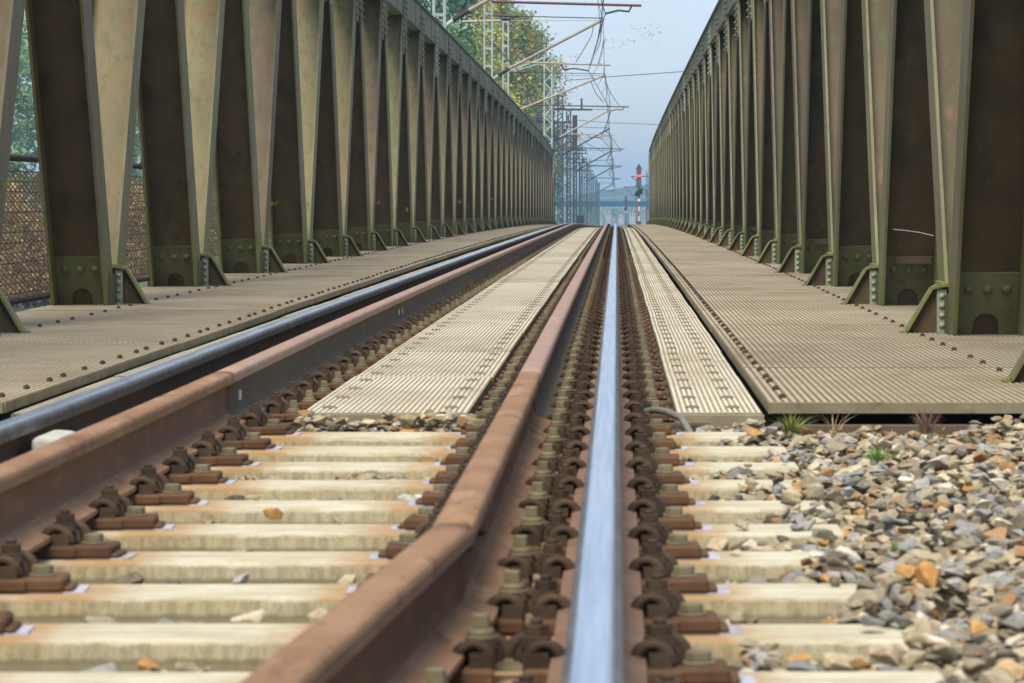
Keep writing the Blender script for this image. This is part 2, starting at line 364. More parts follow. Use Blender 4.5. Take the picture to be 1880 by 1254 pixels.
# ------------------------------------------------------------------ camera, light, sky
cam = bpy.data.cameras.new('camera'); co = bpy.data.objects.new('camera', cam); COL.objects.link(co)
co.location = (0, 0, CAMZ); co.rotation_euler = (R(90), 0, 0)
cam.sensor_width = 36; cam.sensor_fit = 'HORIZONTAL'; cam.lens = F / 1880 * 36
cam.shift_x = (940 - 1132) / 1880; cam.shift_y = -(627 - 380) / 1880
cam.clip_start = .1; cam.clip_end = 9000
cam.dof.use_dof = True; cam.dof.focus_distance = 30; cam.dof.aperture_fstop = 13
SC.camera = co
SUN_EL, SUN_AZ = 58, 195        # azimuth clockwise from +Y (seen from above)
sun = bpy.data.lights.new('sun', 'SUN'); so = bpy.data.objects.new('sun', sun); COL.objects.link(so)
sun.energy = 3.7; sun.angle = R(25); sun.color = (1, .915, .78)
sd = Vector((math.sin(R(SUN_AZ))*math.cos(R(SUN_EL)), math.cos(R(SUN_AZ))*math.cos(R(SUN_EL)), math.sin(R(SUN_EL))))
so.rotation_euler = (-sd).to_track_quat('-Z', 'Y').to_euler(); so.location = (0, -20, 40)
W = bpy.data.worlds.new('World'); SC.world = W; W.use_nodes = True
wn = W.node_tree; bg = wn.nodes['Background']
sky = wn.nodes.new('ShaderNodeTexSky'); sky.sky_type = 'NISHITA'; sky.sun_disc = False
sky.sun_elevation = R(SUN_EL); sky.sun_rotation = R(SUN_AZ)
sky.air_density = 1.0; sky.dust_density = 1.2; sky.ozone_density = 1.2; sky.altitude = 0
# thin veil of cloud over the sky
tc = wn.nodes.new('ShaderNodeTexCoord'); mp = wn.nodes.new('ShaderNodeMapping'); mp.inputs['Scale'].default_value = (3, 3, 9)
wn.links.new(tc.outputs['Generated'], mp.inputs['Vector'])
cn = wn.nodes.new('ShaderNodeTexNoise'); cn.inputs['Scale'].default_value = 3; cn.inputs['Detail'].default_value = 7
wn.links.new(mp.outputs[0], cn.inputs['Vector'])
cr = wn.nodes.new('ShaderNodeMapRange'); cr.inputs['From Min'].default_value = .35; cr.inputs['From Max'].default_value = .75
cr.inputs['To Min'].default_value = .45; cr.inputs['To Max'].default_value = .75
wn.links.new(cn.outputs['Fac'], cr.inputs['Value'])
cm = wn.nodes.new('ShaderNodeMix'); cm.data_type = 'RGBA'; wn.links.new(cr.outputs[0], cm.inputs[0])
wn.links.new(sky.outputs[0], cm.inputs[6]); cm.inputs[7].default_value = (6.0, 7.0, 8.8, 1)
wn.links.new(cm.outputs[2], bg.inputs['Color']); bg.inputs['Strength'].default_value = .106
SC.view_settings.view_transform = 'Standard'; SC.view_settings.look = 'None'
SC.view_settings.exposure = 0.36; SC.view_settings.gamma = 1
SC.render.engine = 'CYCLES'
SC.cycles.use_denoising = True; SC.cycles.max_bounces = 6; SC.cycles.diffuse_bounces = 3; SC.cycles.volume_bounces = 0

# ------------------------------------------------------------------ terrain, river, hills
def sst(a, b, x):
    t = min(1, max(0, (x - a) / (b - a))); return t*t*(3-2*t)
def land(x, d):
    base = railz(d) - .36 if d > 168 else (-.28 if d < 12 else 0)
    w = abs(x - XC)
    if d < 10.6: bank = -.28 - 5.5 * sst(3.6, 14, w)
    elif d < 166: bank = -.28 - 8.6 * sst(10.6, 13.5, d)
    else:
        far = railz(d) - .36 - 1.3*sst(4, 14, w)*(1-sst(500, 1200, d))
        side = sst(22, 32, w) * (1 - sst(225, 262, d))
        bank = far*(1-side) + (-9.5)*side
        bank = -8.9 + (bank+8.9) * sst(164, 170, d)
        if d > 262 and w > 60: bank += 1.5*math.sin(x*.013)*math.cos(d*.011)
    return bank
xs = sorted(set([-1500,-1100,-800,-560,-400,-280,-200,-140,-100,-80,-60,-50,-42,-36,-32,-28,-25,-22,-18,-15,-12,-9,-7,-5.5,-4.4,-3.6,-2.6,-1.6,-.78,0,1,2,2.9,4,5.5,7.5,10,13,17,21,24,27,31,36,44,55,70,90,130,200,300,450,700,1000,1500]))
ds = sorted(set([-60,-30,-12,-4,0,4,8,10.5,10.7,11.2,12,12.8,13.6,16,25,50,90,130,155,164,165,166,167,168,169,170,172,180,195,215,225,233,240,248,256,264,275,300,340,400,480,560,640,720,820,920,1050,1200,1400,1600,1800,2100,2500]))
g = MB(); nx = len(xs)
g.add([(x, d, land(x, d)) for d in ds for x in xs], [(j*nx+i, j*nx+i+1, (j+1)*nx+i+1, (j+1)*nx+i) for j in range(len(ds)-1) for i in range(nx-1)], 0, True)
tag(g.build('ground', M['terrain'], recalc=False), kind='structure')
g = MB(); g.add([(-900, -60, -6.6), (900, -60, -6.6), (900, 300, -6.6), (-900, 300, -6.6)], [(0,1,2,3)])
tag(g.build('river', M['water'], recalc=False), kind='structure')
g = MB(); hv = []; hf = []
HX = np.linspace(-1450, 1450, 117)
for i, x in enumerate(HX):
    t = 9 + 5*math.sin(x*.006+1) + 3*math.sin(x*.021) + 2*math.sin(x*.07) + random.uniform(-1.2, 1.2)
    for j, (q, dd) in enumerate(((-14, 2150), (t*.45, 2190), (t*.85, 2240), (t, 2300), (-14, 2420))): hv.append((x, dd, q))
hf = [(i*5+j, (i+1)*5+j, (i+1)*5+j+1, i*5+j+1) for i in range(len(HX)-1) for j in range(4)]
g.add(hv, hf, 0, True); tag(g.build('hills', M['hill']), kind='structure')
# air
g = MB(); g.box(-1550, 1550, -70, 2600, -15, 32)
hz, nt, b = newmat('haze_air'); nt.nodes.remove(b)
pv = nt.nodes.new('ShaderNodeVolumePrincipled'); pv.inputs['Color'].default_value = (.42, .74, 1, 1); pv.inputs['Density'].default_value = .00042; pv.inputs['Anisotropy'].default_value = .2
nt.links.new(pv.outputs[0], nt.nodes['Material Output'].inputs['Volume'])
tag(g.build('haze', hz), kind='stuff')

# ------------------------------------------------------------------ ballast
HULLS = []
def hull():
    bm = bmesh.new()
    for k in range(random.choice((9, 10, 12, 14))):
        v = Vector((random.gauss(0, 1), random.gauss(0, 1), random.gauss(0, 1))).normalized() * random.uniform(.82, 1.08)
        bm.verts.new((v.x, v.y, v.z))
    r_ = bmesh.ops.convex_hull(bm, input=bm.verts)
    bm.verts.ensure_lookup_table(); bmesh.ops.triangulate(bm, faces=bm.faces)
    bmesh.ops.bevel(bm, geom=bm.edges[:], offset=.05, segments=1, affect='EDGES')
    bmesh.ops.triangulate(bm, faces=bm.faces); bmesh.ops.recalc_face_normals(bm, faces=bm.faces); bm.verts.index_update()
    v = np.array([x.co[:] for x in bm.verts]); f = np.array([[q.index for q in p.verts] for p in bm.faces]); bm.free(); return v, f
for _ in range(70): HULLS.append(hull())
PAL = np.array([(.29,.245,.165),(.36,.3,.2),(.23,.195,.135),(.23,.225,.205),(.33,.32,.29),(.45,.385,.26),(.39,.215,.075),(.3,.17,.075),(.55,.5,.39),(.13,.108,.075),(.28,.23,.14),(.37,.3,.19),(.45,.37,.23),(.25,.2,.125),(.25,.25,.24)])
PW = np.array([1.2,1.1,1.1,1.0,.8,.9,.65,.75,.5,1.3,1.2,1.0,.6,1.3,.35]); PW /= PW.sum()
def stones(P, S, cols=None):
    n = len(P); VV = []; FF = []; CC = []; off = 0
    if cols is None: cols = PAL[rng.choice(len(PAL), n, p=PW)] * rng.uniform(.75, 1.2, (n, 1))
    for i in range(n):
        v, f = HULLS[random.randrange(len(HULLS))]
        sc = np.array([rng.uniform(.9, 1.5), rng.uniform(.75, 1.2), rng.uniform(.42, .8)]) * S[i]
        a = Euler((rng.uniform(-.38, .38), rng.uniform(-.38, .38), rng.uniform(0, 6.28))).to_matrix()
        VV.append((v*sc) @ np.array(a).T + P[i]); FF.append(f + off); off += len(v)
        CC.append(np.repeat(cols[i][None], len(f), axis=0))
    return np.concatenate(VV), np.concatenate(FF), np.concatenate(CC)
SL_D = [round(3.86 + .6*j, 3) for j in range(12)]         # approach sleepers
P = []; S = []
def near_sleeper(d): return min(abs(d - s) for s in SL_D)
def bump2(x, d): return .02*math.sin(x*7.1+d*3.3) + .015*math.sin(x*13+1.7-d*9.1)
step = .037
for d in np.arange(3.2, 11.0, step):
    for x in np.arange(-3.2, 2.6, step):
        if x > .2*d*.75 + .35 and random.random() < .65 and x > 1.5: continue
        if x < -1.75 and random.random() < .45: continue
        xx = x + random.uniform(-.02, .02); dd = d + random.uniform(-.02, .02)
        ns = near_sleeper(dd); r = random.uniform(.014, .029) * (1.3 if random.random() < .25 else 1)
        if dd > 10.93 and xx < .55: continue
        w = abs(xx - XC)
        if w > 1.3:                                         # shoulder
            z = -.03 + .035*sst(.5, .9, xx) - .03*sst(8.6, 10.4, dd) + bump2(xx, dd) - .28*sst(2.2, 3.4, w)
            if ns < .13 and w < 1.33: continue
            if random.random() < .12: z += .025
            P.append((xx, dd, z)); S.append(r)
            if random.random() < .55: P.append((xx+.01, dd+.01, z-.035)); S.append(r)
        elif xx > XRR + .23:                                 # between rail and sleeper end, right
            if ns > .15: 
                z = -.05 + .045*sst(.25, .52, xx) + bump2(xx*1.7, dd) ; P.append((xx, dd, z)); S.append(r)
                if xx > .2 and random.random() < .2: P.append((xx, dd, z+.025)); S.append(r*.95)
            elif xx > .25 and random.random() < .012 + .14*sst(.33, .53, xx)*(1 if math.sin(dd*2.3+.4) > -.3 else .2): P.append((xx, dd, r*.55)); S.append(r*.9)
        elif -1.06 < xx < -.43:                             # between the rails
            if ns > .15:
                z = -.066 + .02*bump2(xx*2, dd)/.03
                if 7.9 < dd < 8.35 or 8.75 < dd < 9.3: z += .038
                if dd > 10.55: z += .075 + .03*random.random(); P.append((xx, dd, z-.045)); S.append(r)
                if random.random() < .05: z += .008
                P.append((xx, dd, z)); S.append(r)
        elif ns > .15 and random.random() < .8:
            P.append((xx, dd, -.085)); S.append(r)
for sd0 in SL_D:                                            # wedges of stone lodged against the sleeper flanks
    for q in range(random.choice((3, 4, 5, 6))):
        P.append((random.uniform(-1.02, -.45), sd0 - random.uniform(.17, .22), random.uniform(-.052, -.03))); S.append(random.uniform(.026, .04))
    for q in range(3): P.append((random.uniform(.22, .5), sd0 - random.uniform(.17, .22), random.uniform(-.045, -.02))); S.append(random.uniform(.026, .036))
V, Fq, C = stones(np.array(P), np.array(S))
o = bpy.data.objects.new('ballast_gravel', npmesh('ballast_gravel', V, Fq, [M['stone']], C)); COL.objects.link(o)
tag(o, 'mixed grey, tan and orange crushed stone ballast around the pale sleepers', 'gravel', kind='stuff')
g = MB(); g.add([(XC-3.5, 2.5, -.3), (XC-2.3, 2.5, -.1), (XC+2.3, 2.5, -.1), (XC+3.6, 2.5, -.3), (XC-3.5, 10.9, -.3), (XC-2.3, 10.9, -.1), (XC+2.3, 10.9, -.1), (XC+3.6, 10.9, -.3)], [(0,1,5,4),(1,2,6,5),(2,3,7,6)])
tag(g.build('ballast_bed', M['ground'], recalc=False), kind='structure')
def px(x, y, h): s = (y-380)/h; return ((x-1132)/s, F/s)
for (x, y, r, c, lab) in [(1705, 1028, .047, (.47, .235, .075), 'bright orange angular stone, the largest orange one on the right ballast'),
                          (1840, 938, .036, (.66, .58, .4), 'pale cream stone lying near the right edge of the ballast'),
                          (1600, 1110, .042, (.23, .225, .21), 'blue grey stone lying against the end of a cream sleeper'),
                          (1555, 882, .036, (.45, .46, .45), 'large light grey stone leaning by a sleeper end near the bridge'),
                          (1840, 1205, .05, (.56, .37, .2), 'pinkish orange stone at the lower right corner of the ballast'),
                          (1560, 792, .04, (.5, .47, .4), 'pale stone below the right walkway edge'),
                          (1440, 825, .03, (.33, .35, .37), 'small slate grey stone on the sleeper end beside the narrow plate')]:
    X, D = px(x, y, CAMZ - .05)
    V, Fq, C = stones(np.array([(0, 0, 0)]), np.array([r*.72]), np.array([c])*.85)
    o = bpy.data.objects.new('ballast_stone', npmesh('ballast_stone', V, Fq, [M['stone']], C)); COL.objects.link(o); o.location = (X, D, .022)
    tag(o, lab, 'stone')

# ------------------------------------------------------------------ sleepers
g = MB()
prof = [(-.15, -.2), (.15, -.2), (.148, -.075), (.124, -.04), (.111, 0), (-.111, 0), (-.124, -.04), (-.148, -.075)]
tmp = MB(); tmp.prism(prof, -1.3, 1.3)
g.merge(tmp, Matrix.Rotation(R(90), 4, 'Z'))
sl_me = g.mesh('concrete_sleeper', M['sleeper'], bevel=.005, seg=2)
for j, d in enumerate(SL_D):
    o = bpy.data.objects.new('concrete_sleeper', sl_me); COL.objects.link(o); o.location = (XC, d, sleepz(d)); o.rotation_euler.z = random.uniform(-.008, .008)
    tag(o, f'cream stained concrete sleeper in ballast, {ordn(12-j)} before the bridge plates', 'sleeper', 'concrete sleepers in the ballast')
SB_D = [round(11.06 + .6*j, 3) for j in range(230)]       # sleepers on the bridge
g = MB(); g.box(-1.1, 1.1, -.12, .12, -.2, 0)
ts_me = g.mesh('bridge_sleeper', M['timber'], bevel=.006)
for j, d in enumerate(SB_D[:60]):
    o = bpy.data.objects.new('bridge_sleeper', ts_me); COL.objects.link(o); o.location = (XC, d, sleepz(d))
    tag(o, f'dark timber sleeper under the track plates, {ordn(j+1)} onto the bridge', 'bridge sleeper', 'dark sleepers under the bridge track')

# ------------------------------------------------------------------ rails
def rail_profile(k=1.):
    half = [(.0, -.011), (.073, -.011), (.075, -.007), (.074, .001), (.042, .01), (.016, .025), (.0085, .045), (.008, .1), (.011, .113), (.0335, .122), (.036, .126), (.0365, .146), (.034, .153), (.025, .158), (.016, .1595), (0, .16)]
    half = [(x*k, z) for x, z in half]
    return half + [(-x, z) for x, z in half[-2:0:-1]]
RP = rail_profile()
def rail_mb(xf, d0, d1, zoff=0, gap=None):
    mb = MB(); n = len(RP); d = d0; rows = []
    while d < d1 - 1e-6:
        rows.append(d); d += .35 if d < 14 else (1. if d < 60 else 2.5)
    rows.append(d1); vs = []
    for d in rows:
        x = xf(d); z = railz(d) - .16 + zoff
        vs += [(x+px_, d, z+pz) for px_, pz in RP]
    off = len(mb.v); mb.v += vs
    for i in range(len(rows)-1):
        for k in range(n):
            k2 = (k+1) % n; zt = (RP[k][1] + RP[k2][1])/2; xm = abs(RP[k][0]+RP[k2][0])/2
            mi = 1 if zt > .1595 or (zt > .1575 and xm < .025) else (2 if zt > .12 else (3 if zt < .03 else 0))
            mb.f.append([off+i*n+k, off+i*n+k2, off+(i+1)*n+k2, off+(i+1)*n+k]); mb.m.append(mi); mb.sm.append(zt > .152 or .02 < zt < .11)
    mb.f.append(list(range(n))); mb.m.append(2); mb.sm.append(False)
    mb.f.append([off+(len(rows)-1)*n+k for k in range(n)]); mb.m.append(2); mb.sm.append(False)
    return mb
for X, lab in ((XRL, 'running rail at the left, polished blue-grey head beside the left walkway'), (XRR, 'running rail with bright polished head, running straight up from the bottom centre')):
    tag(rail_mb(lambda d: X, 1.0, 900).build('running_rail', [M['rail_web'], M['polished'], M['head_side'], M['rail_foot']]), lab, 'rail', 'polished running rails')
def conv(d, s):   # guard rails close in at the far bridge end
    return s * .03 * max(0, d-132) 
JN = 10.42
gm_near = [M['guard_web'], M['guard_near'], M['guard_near'], M['guard_near']]; gm_far = [M['guard_far_web'], M['guard_far'], M['guard_far'], M['guard_far_web']]
tag(rail_mb(lambda d: XGL + .0655*max(0, 5.5-d), 1.5, JN-.004, .006).build('guard_rail', gm_near), 'orange-brown rusty guard rail section in front of the left joint', 'guard rail', 'rusty guard rails between the running rails')
gl = rail_mb(lambda d: XGL + conv(d, 1), JN+.004, 148, .006).build('guard_rail', gm_far)
tag(gl, 'long brown guard rail over the bridge beside the left polished rail', 'guard rail', 'rusty guard rails between the running rails')
tag(rail_mb(lambda d: XGR - .0655*max(0, 5.5-d), 1.5, 5.495, .006).build('guard_rail', gm_near), 'bent tip of guard rail, rusty, slanting to the bottom edge', 'guard rail', 'rusty guard rails between the running rails')
grn = rail_mb(lambda d: XGR, 5.503, JN-.004, .006).build('guard_rail', gm_near)
tag(grn, 'short straight rusty guard rail piece between the bent tip and the joint', 'guard rail', 'rusty guard rails between the running rails')
gr = rail_mb(lambda d: XGR - conv(d, 1), JN+.004, 148, .006).build('guard_rail', gm_far)
tag(gr, 'long pinkish brown guard rail over the bridge left of the bright centre rail', 'guard rail', 'rusty guard rails between the running rails')
# small bolts and white marks on rail webs
def web_bolt(p, x, d, zz, mat, r=.016, side=1, name='bolt'):
    mb = MB(); mb.dome((x, d, zz), (side, 0, 0), r, r*.8); mb.dome((x+side*.004, d, zz), (side, -.2, 0), r*.62, r*1.5, 6, 2); mb.build(name, mat, p)
web_bolt(grn, XGR+.008, 6.1, railz(6)-.07, M['rust_dark']); web_bolt(grn, XGR+.008, 5.62, railz(6)-.05, M['rust_dark'], .014)
for p, x, d in ((gl, XGL+.012, 10.75), (gl, XGL+.012, 18.6), (gl, XGL+.012, 18.9)):
    mb = MB(); mb.box(x-.003, x+.006, d-.014, d+.014, railz(d)-.108, railz(d)-.074); mb.build('paint_mark', M['white'], p, bevel=.002)

# ------------------------------------------------------------------ rail fastenings
def arch(mb, x, y, z, Rr, r, n=10, m=6, mi=0):
    pts = [(x + Rr*math.cos(math.pi*k/n), y, z + 1.55*Rr*math.sin(math.pi*k/n)) for k in range(n+1)]
    mb.tube(pts, r, m, mi)
def shrink(out, s):
    for nm, mb, mt, bv in out:
        kx = {'screw': (.166, .158, .8), 'nut': (.097, .097, .85), 'bolt_head': (.097, .097, .85)}.get(nm)
        if kx: mb.v = [(s*(kx[1] + (x*s-kx[0])*kx[2]), y*.8, z*.725) for x, y, z in mb.v]
        else: mb.v = [(x, y*.82, z*.725) for x, y, z in mb.v]
    return out
def fast_parts(kind, bridge, s):
    """kind: 'full' = clamp + plate + screw, 'clamp' = clamp only; s = side"""
    out = []; X = lambda a: s*a
    def bx(mb, a, b, y0, y1, z0, z1): mb.box(min(X(a), X(b)), max(X(a), X(b)), y0, y1, z0, z1)
    pl = MB()
    if kind != 'clamp':
        bx(pl, .0, .135, -.085, .085, .004, .038)
        bx(pl, .128, .205, -.075, .075, .0045, .040)
        bx(pl, .198, .222, -.068, .068, .005, .016)
    else: bx(pl, .0, .118, -.085, .085, .004, .0385)
    out.append(('base_plate', pl, 'rust_orange' if kind != 'clamp' and not bridge else 'rust', .005))
    cl = MB(); cx = X(.097)
    arch(cl, cx-s*.012, -.038, .046, .027, .0125); arch(cl, cx+s*.012, .03, .048, .03, .013); arch(cl, cx, -.004, .046, .026, .0115)
    cl.box(cx-.024, cx+.024, -.036, .036, .078, .0945)
    cl.box(cx-.018, cx+.018, -.06, .06, .036, .07)
    out.append(('clamp', cl, 'rust_dark', 0))
    nt_ = MB(); tall = kind == 'clamp_tall'
    nt_.cyl(cx, 0, .094, .1015, .0295, 14)
    nt_.cyl(cx, 0, .101, .126, .0245, 6, rot=random.uniform(0, 1), smooth=False)
    nt_.cyl(cx, 0, .1255, .138, .0125, 10)
    out.append(('nut', nt_, 'rust_dark', .0015))
    if kind == 'full':
        sc = MB(); sx = X(.166)
        if bridge:
            sc.cyl(sx, 0, .039, .05, .034, 14); sc.cyl(sx, 0, .0495, .062, .028, 14, r1=.024); sc.cyl(sx, 0, .0615, .098, .024, 4, rot=math.pi/4+.2, r1=.0205, smooth=False)
        else:
            sc.cyl(sx, 0, .039, .046, .0345, 14); sc.cyl(sx, 0, .0455, .068, .0285, 6, rot=.25, r1=.0265, smooth=False)
        out.append(('screw', sc, 'screw', .002))
        if not bridge:
            pd = MB(); w = random.uniform(.235, .262); bx(pd, .05, w, -.066, .066, -.0005, .0045); out.append(('pad', pd, 'pad', 0))
    return shrink(out, s)
def fast_tall_parts(bridge, s):
    out = fast_parts('clamp', bridge, s); cx = s*.097
    nt_ = MB(); nt_.cyl(cx, 0, .094, .102, .031, 14); nt_.cyl(cx, 0, .1015, .117, .0275, 12, r1=.0235); nt_.cyl(cx, 0, .1165, .147, .02, 6, rot=.3, r1=.0175, smooth=False)
    out[2] = shrink([('bolt_head', nt_, 'screw', .0015)], s)[0]; return out
KINDS = [  # rail X, side, parts function, label start
    ('rusty clamp with pale screw inside the left guard rail', XGL, 1, lambda b: fast_parts('full', b, 1)),
    ('rusty clamp with pale screw left of the right guard rail', XGR, -1, lambda b: fast_parts('full', b, -1)),
    ('tall pale bolt clamp right of the right guard rail', XGR, 1, lambda b: fast_tall_parts(b, 1)),
    ('dark clamp left of the bright centre rail', XRR, -1, lambda b: fast_parts('clamp', b, -1)),
    ('dark clamp with screw right of the bright centre rail', XRR, 1, lambda b: fast_parts('full', b, 1))]
far_mb = MB(); FASTN = 48
for kn, (lab, X, s, fn) in enumerate(KINDS):
    protos = {}
    for br in (False, True):
        root = empty('rail_fastening', (X, 0, 0)); ch = []
        for nm, mb, mt, bv in fn(br):
            o = mb.build(nm, M[mt], root, bevel=bv); ch.append(o)
        reg(root, *ch); protos[br] = root
        # one-mesh version for those too far off to show parts
        joined = MB(); names = []
        for nm, mb, mt, bv in fn(br):
            if mt not in names: names.append(mt)
            k0 = len(joined.m); joined.merge(mb)
            for i in range(k0, len(joined.m)): joined.m[i] = names.index(mt)
        protos['far'] = (joined.mesh('rail_fastening', [M[q] for q in names]), joined, names)
    used = set()
    for j, d in enumerate(SL_D + SB_D):
        br = j >= 12; jb = j - 12
        if br and jb >= FASTN:
            if d < 118:
                mb = MB(); z = sleepz(d)
                cx = X + s*.097; mb.box(cx-.04, cx+.04, d-.035, d+.035, z+.03, z+.07, 0); mb.cyl(cx, d, z+.07, z+.11, .02, 6, 1 if kn == 2 else 0)
                if kn in (0, 1, 4): mb.cyl(X+s*.166, d, z+.025, z+.072, .024, 6, 1); mb.box(min(X, X+s*.2), max(X, X+s*.2), d-.07, d+.07, z, z+.027, 0)
                far_mb.merge(mb)
            continue
        xo = X
        if kn in (1, 2) and d < 5.5: xo = X - .0655*(5.5-d)
        if kn == 0 and d < 5.5: xo = X + .0655*(5.5-d)
        loc = (xo + random.uniform(-.003, .003), d + random.uniform(-.01, .01), sleepz(d))
        where = f'{ordn(jb+1)} sleeper on the bridge' if br else f'{ordn(12-j)} sleeper before the bridge'
        if d < 27:
            if br in used: o = copy_tree(protos[br])
            else: o = protos[br]; used.add(br)
        else:
            o = bpy.data.objects.new('rail_fastening', protos['far'][0]); COL.objects.link(o)
        o.location = loc; o.rotation_euler.z = random.uniform(-.05, .05)
        tag(o, f'{lab}, {where}', 'rail fastening', 'rail fastenings along the track')
tag(far_mb.build('rail_fastenings', [M['rust_dark'], M['screw']]), 'rows of small dark fastenings along the far half of the bridge rails', 'rail fastenings', kind='stuff')

# ------------------------------------------------------------------ deck panels and track plates
PL = 2.2; NPAN = 70; D0 = 11.0
def ribbed(x0, x1, L, pitch, hgt, th, lip=True):
    mb = MB(); n = int(round((x1-x0)/pitch)); p = (x1-x0)/n
    top = []
    for i in range(n):
        a = x0 + i*p
        top += [(a, 0, 1), (a+p*.22, hgt, 0), (a+p*.72, hgt, 1), (a+p*.94, 0, 1)]
    top.append((x1, 0, 1))
    e = .004
    for k in range(len(top)-1):
        a, b = top[k], top[k+1]
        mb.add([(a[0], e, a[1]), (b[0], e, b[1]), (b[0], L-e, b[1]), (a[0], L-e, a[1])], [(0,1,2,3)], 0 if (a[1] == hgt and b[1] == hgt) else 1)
    # end faces and underside
    vs = [(x, z) for x, z, _ in top]
    for y, rev in ((e, False), (L-e, True)):
        for k in range(len(top)-1):
            a, b = top[k], top[k+1]
            q = [(a[0], y, -th), (b[0], y, -th), (b[0], y, b[1]), (a[0], y, a[1])]
            mb.add(q, [(0,1,2,3) if not rev else (3,2,1,0)], 2)
    mb.add([(x0, e, -th), (x0, L-e, -th), (x0, L-e, 0), (x0, e, 0)], [(0,3,2,1)], 2)
    mb.add([(x1, e, -th), (x1, L-e, -th), (x1, L-e, 0), (x1, e, 0)], [(0,1,2,3)], 2)
    mb.add([(x0, e, -th), (x1, e, -th), (x1, L-e, -th), (x0, L-e, -th)], [(3,2,1,0)], 2)
    return mb
def bolt_mb(x, y, z, r=.0115, h=.016):
    mb = MB(); mb.cyl(x, y, z, z+.005, r*1.35, 12); mb.cyl(x, y, z+.0045, z+h, r, 6, smooth=False); mb.dome((x, y, z+h), (0, 0, 1), r*.6, r*.45, 8, 2); return mb
def slot_mb(x, y, z):      # low oval bolt cap sunk in the ribs
    mb = MB(); n = 12
    for (a, b_, z0, z1) in ((.027, .046, z-.004, z+.0015),):
        vs = [(x+a*math.cos(2*math.pi*k/n), y+b_*math.sin(2*math.pi*k/n), z0+.0082) for k in range(n)] + [(x+a*.72*math.cos(2*math.pi*k/n), y+b_*.72*math.sin(2*math.pi*k/n), z1+.0075) for k in range(n)]
        mb.add(vs, [(k, (k+1)%n, n+(k+1)%n, n+k) for k in range(n)] + [tuple(range(n, 2*n))], 0)
    return mb
XIN = 2.475; XOUT = 2.83        # truss faces from the track centre
def run(kind, name, x0, x1, pitch, zf, spots, bolt, lab, cat, group, mats, bname, hgt=.004, th=.035):
    bmat = 'bolt_dark' if bname == 'bolt' else 'cap_grey'
    mb = ribbed(x0, x1, PL, pitch, hgt, th)
    me = mb.mesh(name, [M[m] for m in mats], recalc=False)
    bolt_me = [bolt(x, y, 0.).mesh(bname, M[bmat]) for x, y in spots]
    full = MB(); full.merge(mb)
    for x, y in spots:
        k0 = len(full.m); full.merge(bolt(x, y, 0.))
        for i in range(k0, len(full.m)): full.m[i] = 3
    me_full = full.mesh(name, [M[m] for m in mats] + [M[bmat]], recalc=False)
    for k in range(NPAN):
        d = D0 + k*PL; za, zb = zf(d), zf(d+PL)
        near = k < 9
        o = bpy.data.objects.new(name, me if near else me_full); COL.objects.link(o)
        o.location = (random.uniform(-.003, .003), d, za + random.uniform(-.002, .002)); o.rotation_euler.x = math.atan2(zb-za, PL)
        tag(o, lab.format(ordn(k+1)), cat, group)
        if near:
            for bm_ in bolt_me:
                c = bpy.data.objects.new(bname, bm_); COL.objects.link(c); c.parent = o
XDR = XC + 1.298; XDL = XC - 1.298      # inner edges of the walkways
e = .06
sp_r = [(XDR+e, y) for y in (.25, .72, 1.2, 1.5, 2.0)]
sp_r += [(XC+XIN-.16, y) for y in (.3, .78, 1.45, 1.95)]
sp_l = [(2*XC - x, y) for x, y in sp_r]
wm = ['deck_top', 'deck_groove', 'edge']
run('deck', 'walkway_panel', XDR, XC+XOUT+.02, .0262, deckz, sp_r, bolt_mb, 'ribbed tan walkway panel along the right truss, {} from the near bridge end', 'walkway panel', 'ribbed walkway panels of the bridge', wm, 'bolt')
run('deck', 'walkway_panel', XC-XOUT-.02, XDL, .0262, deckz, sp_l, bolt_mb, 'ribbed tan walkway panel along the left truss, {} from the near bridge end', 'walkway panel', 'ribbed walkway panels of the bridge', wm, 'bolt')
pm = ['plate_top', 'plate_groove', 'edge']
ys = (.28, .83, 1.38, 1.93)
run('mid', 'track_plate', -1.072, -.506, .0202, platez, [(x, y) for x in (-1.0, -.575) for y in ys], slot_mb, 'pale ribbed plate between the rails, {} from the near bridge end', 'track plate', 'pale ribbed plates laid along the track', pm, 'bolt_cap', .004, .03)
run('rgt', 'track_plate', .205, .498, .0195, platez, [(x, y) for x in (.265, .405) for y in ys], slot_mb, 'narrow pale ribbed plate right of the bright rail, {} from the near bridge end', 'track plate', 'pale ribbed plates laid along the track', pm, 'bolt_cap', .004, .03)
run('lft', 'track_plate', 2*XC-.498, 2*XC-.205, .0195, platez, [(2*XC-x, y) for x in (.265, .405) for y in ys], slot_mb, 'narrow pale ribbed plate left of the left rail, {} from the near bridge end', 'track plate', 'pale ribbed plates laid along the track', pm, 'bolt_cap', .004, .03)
# bridge floor: stringers and cross beams below the track
bf = empty('bridge_floor', (XC, D0, 0)); tag(bf, 'dark steel floor beams under the bridge track and plates', 'bridge floor')
def strip(x0, x1, zt, zb, d0=D0+.02, d1=166, step=4.):
    mb = MB(); d = d0; rows = []
    while d < d1: rows.append(d); d += step
    rows.append(d1); vs = []
    for d in rows: vs += [(x0-XC, d-D0, zb(d)), (x1-XC, d-D0, zb(d)), (x1-XC, d-D0, zt(d)), (x0-XC, d-D0, zt(d))]
    n = 4
    fs = [(i*n+k, i*n+(k+1)%n, (i+1)*n+(k+1)%n, (i+1)*n+k) for i in range(len(rows)-1) for k in range(n)]
    mb.add(vs, fs + [(0,1,2,3), tuple((len(rows)-1)*n+k for k in range(n))]); return mb
strip(XDL+.02, XDR-.02, lambda d: sleepz(d)-.06, lambda d: sleepz(d)-.5).build('light_block_floor', M['steel_dark'], bf)  # solid dark floor, added to block light from below
